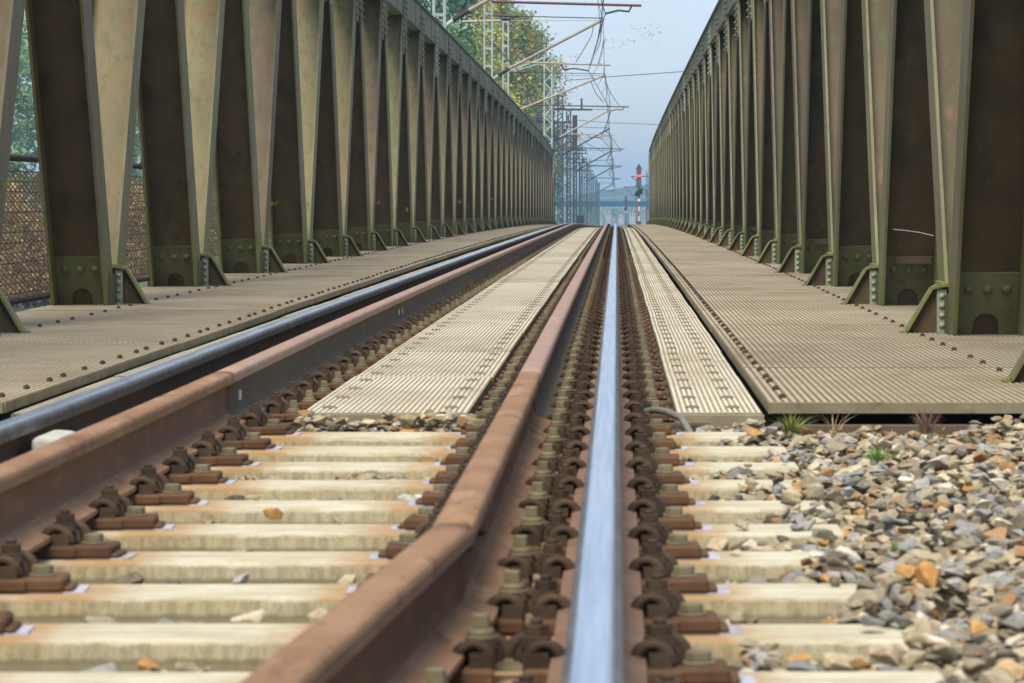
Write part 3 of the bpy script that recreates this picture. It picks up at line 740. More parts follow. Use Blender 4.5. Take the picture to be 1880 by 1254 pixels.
for X in (XDR+.03, XDL-.17):
    strip(X, X+.14, lambda d: deckz(d)-.04, lambda d: deckz(d)-.45).build('stringer', M['steel_dark'], bf)
mb = MB(); mb.box(1.33, 2.3, -.03, .0, -.11, .004); mb.build('end_beam', M['brown'], bf, bevel=.004)
for q in range(3):  # girders added as a dark back to the gap under the walkways
    dq = .5 + 4.4*q
    for sx in (-1, 1):
        mb = MB(); mb.box(min(sx*1.33, sx*2.86), max(sx*1.33, sx*2.86), dq, dq+.03, -.7, deckz(D0+dq)-.045); mb.build('dark_back_girder', M['steel_dark'], bf)
mb = MB(); mb.box(1.305, 2.84, -.012, .001, -.012+deckz(D0)-.024, deckz(D0)+.0035); mb.box(-2.84, -1.305, -.012, .001, deckz(D0)-.036, deckz(D0)+.0035); mb.build('edge_trim', M['edge'], bf, bevel=.002)
mb = MB(); mb.box(-.3, .29, -.012, .001, platez(D0)-.045, platez(D0)+.001); mb.box(.985, 1.285, -.012, .001, platez(D0)-.075, platez(D0)-.001); mb.build('edge_trim', M['edge'], bf, bevel=.002)
for x in (1.62, 2.02): 
    mb = MB(); mb.bar((x, .1, -.5), (x+.18*(x > 1.8), .12, -.05), .06, .03); mb.build('brace', M['plate_green'], bf)
ab = empty('abutment', (XC+2, 11, -1)); tag(ab, 'grey stone bridge abutment behind the ballast, under the right walkway end', 'abutment')
mb = MB(); mb.box(-.75, 1.6, -.28, .55, -7.5, .86); mb.box(-5.6, -.75, -.2, .55, -7.5, .6); mb.build('wall', M['concrete'], ab)
mb = MB(); mb.box(.05, 1.9, -.5, -.1, .87, .968); mb.build('coping', M['plank'], ab, bevel=.012)
pr = empty('abutment', (XC, 167, -1)); tag(pr, 'far bridge abutment hidden behind the crest of the track', 'abutment')
mb = MB(); mb.box(-3.4, 3.4, -.5, 2.5, -8, 0.05); mb.build('wall', M['concrete'], pr)

# ------------------------------------------------------------------ trusses
NODE = [12.2 + 4.4*k for k in range(36)]
HT = 3.92
def ibeam(p0, p1, xin, xout, fw, tf=.018, tw=.014, mats=(0, 1), cut=.0):
    """p0,p1 = (d,z) of member axis; X runs from inner to outer face; web spans X; flanges lie in the truss plane"""
    mb = MB(); a = Vector((0, p0[0], p0[1])); b = Vector((0, p1[0], p1[1])); t = (b-a).normalized(); w = Vector((0, -t.z, t.y))
    lo, hi = min(xin, xout), max(xin, xout)
    def slab(x0, x1, h, mi, s0=0.):
        vs = []
        for p in (a + t*s0, b):
            for x, q in ((x0, -h), (x1, -h), (x1, h), (x0, h)): vs.append(Vector((x, 0, 0)) + p + w*q)
        mb.add(vs, [(3,2,1,0),(4,5,6,7),(0,1,5,4),(1,2,6,5),(2,3,7,6),(3,0,4,7)], mi)
    slab(lo, lo+tf, fw/2, mats[0]); slab(hi-tf, hi, fw/2, mats[0]); slab(lo+tf-.001, hi-tf+.001, tw/2, mats[1], cut)
    return mb
def cover_plate(xa, xb, d, z0, lean, h=.37):
    """plate over the foot of a dark member, arched cut-out at its foot; local frame: x, u up along the member"""
    mb = MB(); w = xb-xa; xm = (xa+xb)/2; r = w*.2; ah = .075
    arc = [(xm + r*math.cos(math.pi*k/10), ah + r*math.sin(math.pi*k/10)) for k in range(11)]
    outl = [(xa, 0), (xm-r*1.12, 0)] + arc[::-1] + [(xm+r*1.12, 0), (xb, 0)]
    tops = [(xa, h-.02), (xa+.02, h), (xb-.02, h), (xb, h-.02)]
    pts = outl + tops[::-1]
    t = Vector((0, -math.sin(lean), math.cos(lean))); nrm = Vector((0, -math.cos(lean), -math.sin(lean)))
    def P3(x, u, q): return Vector((x, d, z0)) + t*u + nrm*q
    # polygon split into quads: left strip, right strip, and fan over the arch
    nA = len(arc); L = arc[::-1]
    f_ = []; vs = []
    def quad(pl, q0, q1):
        o = [P3(x, u, q1) for x, u in pl]; i = [P3(x, u, q0) for x, u in pl]; n = len(pl)
        mb.add(o+i, [tuple(range(n)), tuple(range(n, 2*n))[::-1]] + [(k, n+k, n+(k+1)%n, (k+1)%n) for k in range(n)])
    quad([(xa, 0), (xm-r*1.12, 0), L[0], (xm-r, h), (xa, h)], .008, .03)
    quad([(xb, 0), (xb, h), (xm+r, h), L[-1], (xm+r*1.12, 0)], .008, .03)
    for k in range(nA-1): quad([L[k], L[k+1], (L[k+1][0], h), (L[k][0], h)], .008, .03)
    return mb, P3
def truss(s, paint, label):
    xin = XC + s*XIN; xout = XC + s*XOUT
    lo, hi = min(xin, xout), max(xin, xout)
    root = empty('bridge_truss', (xin, NODE[0], 0)); tag(root, label, 'bridge truss', 'steel trusses either side of the track')
    inv = Matrix.Translation((-xin, -NODE[0], 0))
    def put(mb, nm, mats, parent=root, **kw):
        mb.v = [tuple(inv @ Vector(v)) for v in mb.v] if parent is root else mb.v
        return mb.build(nm, mats, parent, **kw)
    def raw(mb): mb.v = [tuple(inv @ Vector(v)) for v in mb.v]; return mb
    zt = lambda d: deckz(d) + HT - .14*sst(140, 170, d)
    # chords
    def chord(z0f, z1f, x0, x1, d0, d1):
        mb = MB(); rows = list(np.arange(d0, d1, 2.2)) + [d1]; vs = []
        for d in rows: vs += [(x0, d, z0f(d)), (x1, d, z0f(d)), (x1, d, z1f(d)), (x0, d, z1f(d))]
        fs = [(i*4+k, i*4+(k+1)%4, i*4+4+(k+1)%4, i*4+4+k) for i in range(len(rows)-1) for k in range(4)]
        mb.add(vs, fs + [(3,2,1,0), tuple(len(rows)*4-4+k for k in range(4))]); return mb
    D1, D2 = NODE[0]-2.4, NODE[-1]+.4
    mb = chord(lambda d: zt(d)-.4, lambda d: zt(d)-.02, lo, hi, D1, D2)
    mb.merge(chord(lambda d: zt(d)-.02, zt, lo-.045, hi+.045, D1, D2)); mb.merge(chord(lambda d: zt(d)-.425, lambda d: zt(d)-.4, lo-.02, hi+.02, D1, D2))
    put(mb, 'top_chord', M['chord'])
    mb = MB()
    for d in np.arange(D1+3, D2, 4.4): mb.box(lo-.008, hi+.008, d-.07, d+.07, zt(d)-.39, zt(d)-.045)
    put(mb, 'splice_plate', M['flange'])
    mb = chord(lambda d: deckz(d)-.62, lambda d: deckz(d)-.06, lo+.01, hi-.01, 10.9, D2); put(mb, 'bottom_chord', M['plate_green'])
    base = .17
    for k, d in enumerate(NODE):
        zb = deckz(d); z0 = zb - .03
        dt = d + 2.2; ztp = zt(dt) - .3; dtn = d - 2.2; ztn = zt(dtn) - .3
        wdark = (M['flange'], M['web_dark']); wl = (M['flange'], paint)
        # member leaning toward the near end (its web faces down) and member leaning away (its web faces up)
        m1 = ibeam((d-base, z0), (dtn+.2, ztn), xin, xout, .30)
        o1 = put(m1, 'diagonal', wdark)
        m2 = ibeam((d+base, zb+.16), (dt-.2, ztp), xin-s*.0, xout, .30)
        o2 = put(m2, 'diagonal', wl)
        lean = math.atan2(2.2-.2-base, ztn-z0)
        cp, P3 = cover_plate(lo+.02, hi-.02, d-base, zb, lean)
        co_ = put(cp, 'cover_plate', M['plate_green'])
        # rivets
        if k < 9:
            for q in (-1, 0, 1):
                rv = MB(); c = P3((lo+hi)/2 + q*.095, .275, .03); rv.dome(c, (0, -1, -.5), .026, .019, 12, 3); raw(rv)
                rv.build('rivet', M['plate_green'], co_)
        # bracket: web, curved strap, riveted back leg, cap
        kb = MB(); w = .095
        path = [(-.02, .245), (.045, .245), (.075, .23), (.098, .195), (.205, .012), (.235, .002)]
        n = len(path)
        for q in range(n-1):
            a, b_ = path[q], path[q+1]
            p0 = Vector((xin - s*a[0], d, zb+a[1])); p1 = Vector((xin - s*b_[0], d, zb+b_[1]))
            kb.bar(p0, p1, w, .014, 0, up=Vector((-s*(b_[1]-a[1]), 0, -(b_[0]-a[0])*-1)) if False else Vector((0, 0, 1)))
        pr_ = [(xin - s*.0, zb+.003), (xin - s*.2, zb+.003), (xin - s*.093, zb+.188), (xin - s*.07, zb+.222), (xin-s*.0, zb+.236)]
        if s > 0: pr_ = pr_[::-1]
        kb.prism(pr_, d-.007, d+.007, 1)
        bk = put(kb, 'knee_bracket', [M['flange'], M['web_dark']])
        lg = MB(); lg.box(min(xin, xin-s*.05), max(xin, xin-s*.05), d-.03, d-.012, zb+.003, zb+.225)
        for q in range(4): lg.dome((xin-s*.025, d-.03, zb+.04+.05*q), (0, -1, 0), .016, .013, 8, 2)
        put(lg, 'angle_leg', M['mint'])
        cpn = MB(); cpn.box(min(xin-s*.03, xout+s*.0), max(xin-s*.03, xout), d-.16, d+.3, zb+.236, zb+.25); 
        gp = MB(); gp.box(min(xin-s*.012, xin), max(xin-s*.012, xin), d-.3, d+.3, zb-.05, zb+.2)
        put(gp, 'foot_gusset', M['plate_green'])
        cc = MB(); cc.box(min(xin-s*.02, xout-s*.04), max(xin-s*.02, xout-s*.04), d+.02, d+.36, zb+.247, zb+.262); put(cc, 'cap_plate', M['moss'])
        # top gusset with rivets
        tg = MB(); zc = zt(dt)
        xa, xb = xin - s*.014, xin
        for dd_, sg in ((dt-.02, -1), (dt+.02, 1)):
            vs = [(x, dt + sg*u, zz) for x in (xa, xb) for u, zz in ((.0, zc-.06), (.34, zc-.06), (.34, zc-.42), (.52, zc-.98), (.24, zc-1.02), (.0, zc-.5))]
            tg.add(vs, [(0,1,2,3,4,5), (11,10,9,8,7,6)] + [(q, 6+q, 6+(q+1)%6, (q+1)%6) for q in range(6)])
            for q in range(9):
                u = .14 + .028*q + (0 if q > 2 else .02); zz = zc-.2-.09*q
                for e_ in (-.05, .06): tg.dome((xa, dt+sg*(u+e_), zz), (-s, 0, 0), .024, .03, 7, 2)
        put(tg, 'top_gusset', M['mint' if k % 5 == 0 else 'chord'])
        if s > 0 and k in (2, 4, 6, 7, 9, 11):
            bt = MB(); c = P3((lo+hi)/2+.04, .345, .035); bt.box(c.x-.13, c.x+.1, c.y-.02, c.y+.005, c.z-.02, c.z+.025); put(bt, 'batten', M['brown'])
    return root
M['moss'] = worn('mossy_ledge', (.27, .27, .07), (.2, .19, .06), 20, [((.14, .13, .06), 30, .55, .7, None)], .9)
truss(-1, M['paint_l'], 'long olive green steel truss of slanting beams left of the track')
truss(1, M['paint_r'], 'long brownish olive steel truss of slanting beams right of the track')

# ------------------------------------------------------------------ mesh fence outside the left truss
fx = -4.6
fe = empty('mesh_fence', (fx, 14, 0)); tag(fe, 'rusty wire mesh railing outside the left truss with dark handrail', 'fence')
FL = 60; zf = lambda y: deckz(14+y) - .08
mb = MB(); c = .055
def thin(mb, a, b_, w, t):
    mb.bar(a, b_, w, t, up=Vector((1, 0, 0)))
Hm = .98
KS = 4.4; c = .19
for i in range(int(-Hm*KS/c), int(FL/c)):
    y = i*c
    for sgn in (1, -1):
        q0, q1 = max(0, -y/(Hm*KS)), min(1, (FL-y)/(Hm*KS))
        if q1 <= q0: continue
        p = []
        for q in (q0, q1):
            yy = y + q*Hm*KS; p.append(Vector((0, yy, zf(yy) + (q if sgn > 0 else 1-q)*Hm)))
        w = .015; (p0, p1) = p; u = Vector((0, 0, w/2))
        vs = [p0-u, p0+u, p1+u, p1-u, p0+Vector((.004, 0, 0)), p1+Vector((.004, 0, 0))]
        mb.add(vs, [(0,1,2,3), (0,3,5,4), (1,4,5,2)])
mb.build('wire_mesh', M['mesh_rust'], fe, recalc=False)
mb = MB()
for r in range(13):
    z = .04 + r*.078
    mb.tube([(-.008, y, zf(y)+z) for y in range(0, FL+1, 5)], .006, 5)
mb.build('wire', M['rail_dark'], fe)
mb = MB(); mb.tube([(0, y, zf(y)+1.08) for y in range(0, FL+1, 5)], .028, 8); mb.build('handrail', M['rail_dark'], fe)
mb = MB(); mb.tube([(0, y, zf(y)-.02) for y in range(0, FL+1, 5)], .02, 6); mb.build('bottom_rail', M['rust'], fe)
for y in np.arange(.5, FL, 4.4):
    mb = MB(); mb.box(-.06, -.015, y-.02, y+.02, zf(y)-.6, zf(y)+1.06); mb.box(-.06, 1.2, y-.04, y+.04, zf(y)-.3, zf(y)-.2); mb.build('post', M['rail_dark'], fe)

# ------------------------------------------------------------------ catenary
MASTS = [(81, 0), (115, 1), (163, 0), (210, 1), (255, 0), (300, 1), (345, 0), (400, 1), (460, 0), (520, 1), (600, 0), (700, 1), (800, 0)]
XM = -4.45
def batten_mast(x, y, z0, z1, w, t):       # two legs with rungs
    mb = MB()
    for sx in (-1, 1): mb.box(x+sx*w/2-t/2, x+sx*w/2+t/2, y-.07, y+.07, z0, z1)
    z = z1 - .06
    while z > z0:
        mb.box(x-w/2-t*.3, x+w/2+t*.3, y-.05, y+.05, z-.04, z+.04); z -= .62
    return mb
def lattice_mast(x, y, z0, z1, w, t):
    mb = MB()
    for sx in (-1, 1):
        for sy in (-1, 1): mb.box(x+sx*w/2-t/2, x+sx*w/2+t/2, y+sy*w/2-t/2, y+sy*w/2+t/2, z0, z1)
    z = z0; k = 0
    while z < z1 - w:
        a, b_ = (-1, 1) if k % 2 else (1, -1)
        for sy in (-1, 1): mb.bar((x+a*w/2, y+sy*w/2, z), (x+b_*w/2, y+sy*w/2, z+w*1.1), t*.8, t*.5, up=Vector((0, 1, 0)))
        for sx in (-1, 1): mb.bar((x+sx*w/2, y+a*w/2, z), (x+sx*w/2, y+b_*w/2, z+w*1.1), t*.5, t*.8, up=Vector((1, 0, 0)))
        z += w*1.1; k += 1
    return mb
def insul_mb(p0, p1, n=7, r=.07, mi=0):
    mb = MB(); p0 = Vector(p0); p1 = Vector(p1); pts = []; rs = []
    for k in range(2*n+1): pts.append(p0.lerp(p1, k/(2*n))); rs.append(r if k % 2 else r*.45)
    mb.tube(pts, rs, 8); return mb
CW = []; MW = []
dist_lab = ['tall ladder-like catenary mast in front of the dark green tree', 'pale ladder-like catenary mast before the yellow tree, nearer of two', 'thin pale ladder-like mast right of the nearer mast, with top insulator',
  'thick lattice mast with short top bracket at the right edge of yellow trees', 'lattice mast just left of the brown-capped lattice mast', 'tall lattice mast with crossarm, first of the far cluster past the trees', 'lattice mast with solid rusty upper shaft and arm', 'slim lattice mast with transformer box, right in the far cluster',
  'slim lattice mast behind the mast with the box', 'slim dark lattice mast nearest the left end of the road bridge', 'faint hazy mast before the road bridge, left of centre', 'small hazy mast above the road bridge railing', 'farthest faint mast of the left row beyond the road bridge edge']
tops = [8.6, 8.8, 9.4, 9.9, 8.8, 9.1, 9.6, 8.3, 8.0, 7.8, 7.5, 7.5, 7.5]
for i, (d, typ) in enumerate(MASTS):
    x = XM - (1.15 if i == 2 else (.12 if i == 1 else 0)); z0 = railz(d) - .6; dz = railz(d) - railz(81) if d > 163 else 0
    ztop = CAMZ + tops[i] + (dz*.4 if i > 6 else 0)
    t = empty('catenary_mast', (x, d, z0)); tag(t, dist_lab[i], 'catenary mast', 'catenary masts along the left of the line')
    L = lambda p: (p[0]-x, p[1]-d, p[2]-z0)
    tmat = M['tube'] if d < 240 else M['mast_far']
    thick = 1.3 + max(0, d-200)/330
    mt = M['mast'] if d < 240 else M['mast_far']
    if i < 3: sh = batten_mast(x, d, z0-.4, ztop, .27, .07)
    else: sh = lattice_mast(x, d, z0-1.5, ztop, .38 if i != 3 else .5, .065*thick)
    if d < 166: sh.box(x-.2, XC-XOUT+.05, d-.15, d+.15, z0-.5, z0-.25)
    sh.v = [L(v) for v in sh.v]; sh.build('mast_shaft', mt, t)
    zc = CAMZ + 4.95 + dz*.45; zm = zc + 1.72
    r = .042*thick
    xr = .62 if typ == 0 else -.2
    xcw = -.28 if typ == 0 else -1.0
    xtop = -.55 if typ == 0 else -.48
    CW.append((xcw, d, zc-.1)); MW.append((xtop, d, zm))
    if i in (5, 7, 9, 10, 12):          # plain masts: only a short arm, no cantilever
        tb = MB(); tb.bar(L((x-.9, d, zm-.6-.25*(i % 4))), L((x+1.5, d, zm-.6-.25*(i % 4))), .09, .1); tb.build('crossarm', mt, t)
        if i == 5:
            tb = MB(); tb.box(-2.0, 2.2, -.06, .06, ztop-z0-.15, ztop-z0); tb.build('crossarm', mt, t)
            for xx in (-1, 1.2): insul_mb((xx, 0, ztop-z0), (xx, 0, ztop-z0+1.), 6, .13).build('insulator', M['insul'], t)
        if i == 7:
            tb = MB(); tb.box(-.45, .45, -.4, .4, .9, 1.9); tb.build('transformer_box', M['black'], t, bevel=.05)
        continue
    tb = MB(); tb.tube([L((x+.75, d, zc-.02)), L((xtop, d, zm))], r, 8); tb.build('cantilever_tube', tmat, t)
    tb = MB(); tb.tube([L((x+.1, d, zc-.45)), L((x+.35, d, zc-.27))], r, 8); tb.build('tube_root', mt, t)
    tb = insul_mb(L((x+.35, d, zc-.27)), L((x+.75, d, zc-.02)), 6, .085*thick**.5); tb.build('insulator', M['insul'], t)
    tb = MB(); tb.tube([L((x+1.3, d, zc+.2)), L((xr, d, zc+.1))], r*.62, 6); tb.build('registration_tube', M['reg_red'] if typ == 0 and d < 240 else tmat, t)
    tb = MB(); e1 = (xr-.25, d, zc+.08) if typ == 0 else (x+2.6, d, zc+.12)
    tb.tube([L(e1), L((e1[0]+(.08 if typ else -.06), d, zc-.05)), L(((e1[0]+xcw)/2, d, zc-.02)), L((xcw, d, zc-.1))], r*.5, 6); tb.build('steady_arm', M['wire'], t)
    tb = MB(); tb.tube([L((x+.1, d, zm+.15)), L((x+.55, d, zm+.13))], r*.7, 6); tb.tube([L((x+1.1, d, zm+.12)), L((xtop, d, zm+.05))], r*.35, 6); tb.build('top_tie', M['wire'], t)
    tb = insul_mb(L((x+.55, d, zm+.13)), L((x+1.1, d, zm+.12)), 6, .07); tb.build('insulator', M['insul'], t)
    if i == 2:
        tb = MB(); tb.tube([L((x-2.2, d, ztop-.05)), L((x-.2, d, ztop))], .07, 6); tb.tube([L((x+.2, d, ztop)), L((-.75, d, ztop+.02))], .018, 5); tb.build('head_span', M['tube'], t)
        tb = insul_mb(L((x-.25, d, ztop+.1)), L((x+.25, d, ztop+.1)), 6, .12); tb.build('insulator', M['insul'], t)
    if i == 3:
        tb = MB(); tb.bar(L((x-2.7, d, ztop-1.1)), L((x+.3, d, ztop)), .1, .12); tb.bar(L((x-2.7, d, ztop-1.2)), L((x-.3, d, ztop-.5)), .06, .08); tb.build('top_bracket', mt, t)
    if i == 5:
        tb = MB(); tb.box(-2.0, 2.2, -.06, .06, ztop-z0-.15, ztop-z0); tb.build('crossarm', mt, t)
        for xx in (-1, 1.2): tb = insul_mb((xx, 0, ztop-z0), (xx, 0, ztop-z0+1.), 6, .13); tb.build('insulator', M['insul'], t)
    if i == 6:
        tb = MB(); tb.cyl(0, 0, ztop-z0-3.5, ztop-z0+.2, .26, 10); tb.build('upper_shaft', M['rust'], t)
    if i == 7:
        tb = MB(); tb.box(-.45, .45, -.4, .4, .9, 1.9); tb.build('transformer_box', M['black'], t, bevel=.05)
def wire(name, pts, r, lab, n=5):
    mb = MB(); mb.tube(pts, r, n, cap=False); tag(mb.build(name, M['wire']), lab, 'wire'); 
def thin_r(d): return .011 + .00004*max(0, d-80)
def spanpts(L, sag, n=12, pre=(-.3, 20, 5.8)):
    pts = []
    pp = [pre] + L
    for a, b_ in zip(pp[:-1], pp[1:]):
        for k in range(n):
            q = k/n; p = Vector(a).lerp(Vector(b_), q); p.z -= sag*4*q*(1-q); pts.append(p)
    pts.append(Vector(pp[-1])); return pts
cw = spanpts(CW, 0, 2, (-1.0, 35, CW[0][2])); mw = spanpts(MW, .95, 10, (-.8, 35, MW[0][2]))
cwr = [thin_r(p.y) for p in cw]; mwr = [thin_r(p.y)*.8 for p in mw]
mb = MB(); mb.tube(cw, cwr, 6); tag(mb.build('contact_wire', M['wire']), 'thin dark contact wire zigzagging above the track into the distance', 'wire')
ms = empty('messenger_wire', MW[0]); tag(ms, 'upper sagging catenary wire with hanging droppers above the contact wire', 'wire')
mb = MB(); mb.tube([p-Vector(MW[0]) for p in mw], mwr, 6); mb.build('strand', M['wire'], ms)
def at(pts, d):
    for a, b_ in zip(pts[:-1], pts[1:]):
        if a.y <= d <= b_.y: return a.lerp(b_, (d-a.y)/(b_.y-a.y))
for a, b_ in zip([35]+[m[0] for m in MASTS[:-2]], [m[0] for m in MASTS[:-1]]):
    for q in (.12, .32, .5, .68, .88):
        d = a + (b_-a)*q
        if d < 60 or d > 620: continue
        u, v = at(mw, d), at(cw, d); mid = (u+v)/2 + Vector((.12, 0, 0))
        mb = MB(); mb.tube([u-Vector(MW[0]), mid-Vector(MW[0]), v-Vector(MW[0])], .008+.00003*max(0, d-80), 4); mb.build('dropper', M['wire'], ms)
def P2(x, y, d): return (( x-1132)*d/F, d, CAMZ + (380-y)*d/F)
wire('feeder_wire', [P2(1038, 148, 255), P2(1120, 141, 255), P2(1330, 126, 255)], .032, 'dark feeder wire slanting across the sky to the right truss, upper one')
wire('feeder_wire', [P2(1038, 139, 250), P2(1105, 139, 250)], .018, 'short thin horizontal wire left of the contact wires at yellow tree height')
wire('feeder_wire', [P2(1062, 221, 345), P2(1120, 225.5, 345), P2(1290, 232, 345)], .03, 'dark feeder wire crossing the sky low toward the right truss')
wire('stay_wire', [P2(855, -10, 120), P2(893, 70, 118), P2(934, 113, 117)], .02, 'thin stay wire slanting down in front of the yellow tree, upper')
wire('stay_wire', [P2(905, 78, 150), P2(945, 122, 155), P2(985, 172, 160)], .02, 'thin stay wire slanting down across the middle of the yellow tree')
wire('stay_wire', [P2(860, 70, 115), P2(890, 113, 118)], .016, 'short thin stay wire at the left of the nearer pale mast')
wire('stay_wire', [P2(958, 140, 163), P2(983, 205, 163)], .018, 'short thin stay wire hanging before the green lower part of the yellow tree')
wire('jumper_wire', [P2(1090, 46, 118), P2(1086, 66, 119), P2(1072, 90, 120), P2(1058, 113, 121)], .014, 'looped jumper wire hanging between two cantilever arms')
wire('jumper_wire', [P2(1085, 150, 165), P2(1094, 172, 166), P2(1108, 188, 168)], .02, 'curved jumper wire below the third cantilever arm')
wire('jumper_wire', [P2(1108, -5, 81), P2(1103, 40, 95), P2(1096, 80, 100), P2(1083, 120, 112)], .013, 'slack jumper wire running down between the first and second arms')
wire('jumper_wire', [P2(1115, 120, 130), P2(1098, 116, 128), P2(1112, 70, 115)], .012, 'thin looped wire beside the contact wire under the second arm')
# a second row of masts further left, with crossarms, and their feeder wires
row2 = [(262, 'lattice mast with two crossarms just past the left truss end'), (318, 'dark lattice mast with crossarms close behind the thin half-bare tree'), (372, 'slim dark mast with crossarm left of the brown-capped mast'), (432, 'slim mast with crossarms in the middle of the dark far cluster'), (498, 'thin far mast with crossarm in the right half of the cluster'), (575, 'faint thin mast with crossarm at the right side of the cluster')]
tips = []
for d, lab in row2:
    x = -6.35; z0 = railz(d)-.6; h = CAMZ + 7.4 + random.uniform(-.6, 1.3) - z0
    t = empty('catenary_mast', (x, d, z0)); tag(t, lab, 'catenary mast', 'second row of masts left of the line')
    th = .07*(1.2 + (d-200)/330)
    lattice_mast(0, 0, -1.5, h, .36, th).build('mast_shaft', M['mast_far'], t)
    for k, (zz, w) in enumerate(((h-.25, 1.5), (h-1.6, 1.1))):
        mb = MB(); mb.box(-w, w+.3, -.06, .06, zz-.07, zz+.07); mb.build('crossarm', M['mast_far'], t)
        for xx in (-w+.1, w+.1): insul_mb((xx, 0, zz+.05), (xx, 0, zz+.75), 5, .1).build('insulator', M['insul'], t)
    mb = MB(); mb.tube([(0, 0, h-3.2), (2.2, 0, h-1.7)], .05, 6); mb.tube([(0, 0, h-1.7), (2.3, 0, h-1.65)], .04, 6); mb.build('bracket', M['mast_far'], t)
    tips.append((x, d, z0+h))
for sx, dz_, lab in ((-1.4, .5, 'thin feeder wire along the second mast row, outer one'), (1.6, .5, 'thin feeder wire along the second mast row, inner one'), (1.2, -.85, 'thin feeder wire along the second mast row, lower one')):
    wire('feeder_wire', [(p[0]+sx, p[1], p[2]+dz_) for p in tips], .022, lab)
wire('stay_wire', [P2(1046, 240, 300), P2(1075, 262, 300), P2(1110, 280, 300)], .022, 'sagging stay wire across the middle of the far wire tangle')
wire('stay_wire', [P2(1050, 300, 345), P2(1082, 296, 345), P2(1128, 293, 345)], .025, 'low horizontal wire across the far tangle at mid height')
wire('stay_wire', [P2(1040, 256, 300), P2(1120, 250, 300)], .02, 'horizontal wire across the far tangle below the third registration arm')
wire('jumper_wire', [P2(1112, 240, 210), P2(1126, 256, 211), P2(1140, 277, 212)], .018, 'slanting thin wire right of the contact wire, low')
wire('jumper_wire', [P2(1110, 150, 163), P2(1122, 172, 163), P2(1138, 196, 163)], .016, 'slanting thin wire from the upper catenary to the right rod end')
# masts right of the line, far off
for (xx, d, lab) in ((6.2, 640, 'hazy lattice mast with arm right of the signal'), (5.2, 820, 'small hazy mast left of the signal, above the road bridge'), (9.4, 1000, 'farthest hazy mast beside the right truss end')):
    t = empty('catenary_mast', (xx, d, railz(d)-.6)); tag(t, lab, 'catenary mast', 'far masts right of the line')
    h = 11.5
    lattice_mast(0, 0, -2, h, .5, .14).build('mast_shaft', M['mast_far'], t)
    mb = MB(); mb.tube([(-3.4, 0, h-1.2), (1.5, 0, h-1.2)], .1, 6); mb.tube([(0, 0, h-4.5), (-3.2, 0, h-1.2)], .09, 6); mb.build('cantilever_tube', M['mast_far'], t)

# ------------------------------------------------------------------ signal
def signal(x, d, lab, sc=1., zb=None, lit=True):
    t = empty('railway_signal', (x, d, zb)); tag(t, lab, 'signal', 'railway signals beyond the bridge')
    mb = MB(); mb.box(-.19, .19, -.2, .2, -.1, .4); mb.build('base_box', M['reg_red'], t, bevel=.03)
    cols = ['white', 'red', 'white', 'red', 'white']
    mb = MB()
    for k in range(5): mb.cyl(0, 0, .4+k*.42, .4+(k+1)*.42, .065, 10, k % 2)
    mb.build('mast_plate', [M['white'], M['red']] if lit else [M['signal_grey'], M['black']], t)
    mb = MB(); mb.cyl(0, 0, 2.4, 3.5, .08, 10); mb.build('pole', M['signal_grey'], t)
    mb = MB(); mb.box(-.12, .12, -.12, -.09, 2.1, 2.3); mb.build('number_board', M['white'], t, bevel=.01)
    bd = MB(); bd.prism([(-.21, 3.4), (.21, 3.4), (.21, 4.9), (-.21, 4.9)], -.1, .1); bo = bd.build('signal_board', M['signal_grey'], t, bevel=.03)
    bd = MB(); bd.prism([(-.31, 4.87), (.31, 4.87), (.03, 5.37), (-.03, 5.37)], -.09, .09); bd.build('pointed_top', M['signal_grey'], t, bevel=.02)
    for xx in (-.105, .105):
        lm = MB(); lm.dome((xx, -.1, 4.31), (0, -1, 0), .085, .05, 12, 3); lm.build('lamp_lens', M['lamp'] if lit else M['black'], t)
        hd = MB()
        pts = [(xx+.1*math.cos(q), 4.31+.1*math.sin(q)) for q in np.linspace(-.2, math.pi+.2, 9)]
        for a, b_ in zip(pts[:-1], pts[1:]): hd.add([(a[0], -.1, a[1]), (b_[0], -.1, b_[1]), (b_[0], -.3, b_[1]), (a[0], -.3, a[1])], [(0,1,2,3)])
        hd.build('lamp_hood', M['black'], t)
    sc_ = MB(); sc_.prism([(-.36, 2.56), (.02, 2.56), (.33, 2.85), (.33, 3.25), (.1, 3.25), (-.36, 2.82)], -.24, -.11); sc_.build('distant_screen', M['black'], t, bevel=.04)
    mb = MB(); mb.tube([(-.5, .1, 4.28), (1.1, .1, 4.28)], .035, 6); mb.box(1.0, 1.06, .05, .15, 1, 4.3); mb.build('service_bracket', M['signal_grey'], t)
    if sc != 1: t.scale = (sc, sc, sc)
signal((1173-1132)*280/F, 280, 'railway signal with two red lights lit and pointed top, right of the rails', zb=CAMZ-1.62)
signal((1149-1132)*560/F, 560, 'smaller far signal with dark pointed board in front of the road bridge', .95, CAMZ-3.0, False)

# ------------------------------------------------------------------ road bridge, houses and town far off
rb = empty('road_bridge', (0, 900, 0)); tag(rb, 'blue hazy road bridge crossing over the line in the distance', 'road bridge')
mb = MB(); mb.box(-60, 60, -4, 4, CAMZ+.1, CAMZ+1.6); mb.build('bridge_deck', M['haze_blue'], rb)
mb = MB()
for k in range(-60, 61, 2): mb.box(k-.04, k+.04, -4.1, -4, CAMZ+1.6, CAMZ+2.6)
mb.box(-60, 60, -4.1, -4, CAMZ+2.55, CAMZ+2.68); mb.build('parapet', M['mast'], rb)
for x in (-7.5, 10.5, 32, -30):
    mb = MB(); mb.box(x-.6, x+.6, -3, 3, -7, CAMZ+.12); mb.build('pier', M['concrete'], rb)
mb = MB(); mb.box(8.6, 10.2, -3.6, 3.6, -7, CAMZ+.09); mb.box(10.3, 60, -3.4, 3.4, -7, CAMZ-1.); mb.build('abutment', M['concrete'], rb)
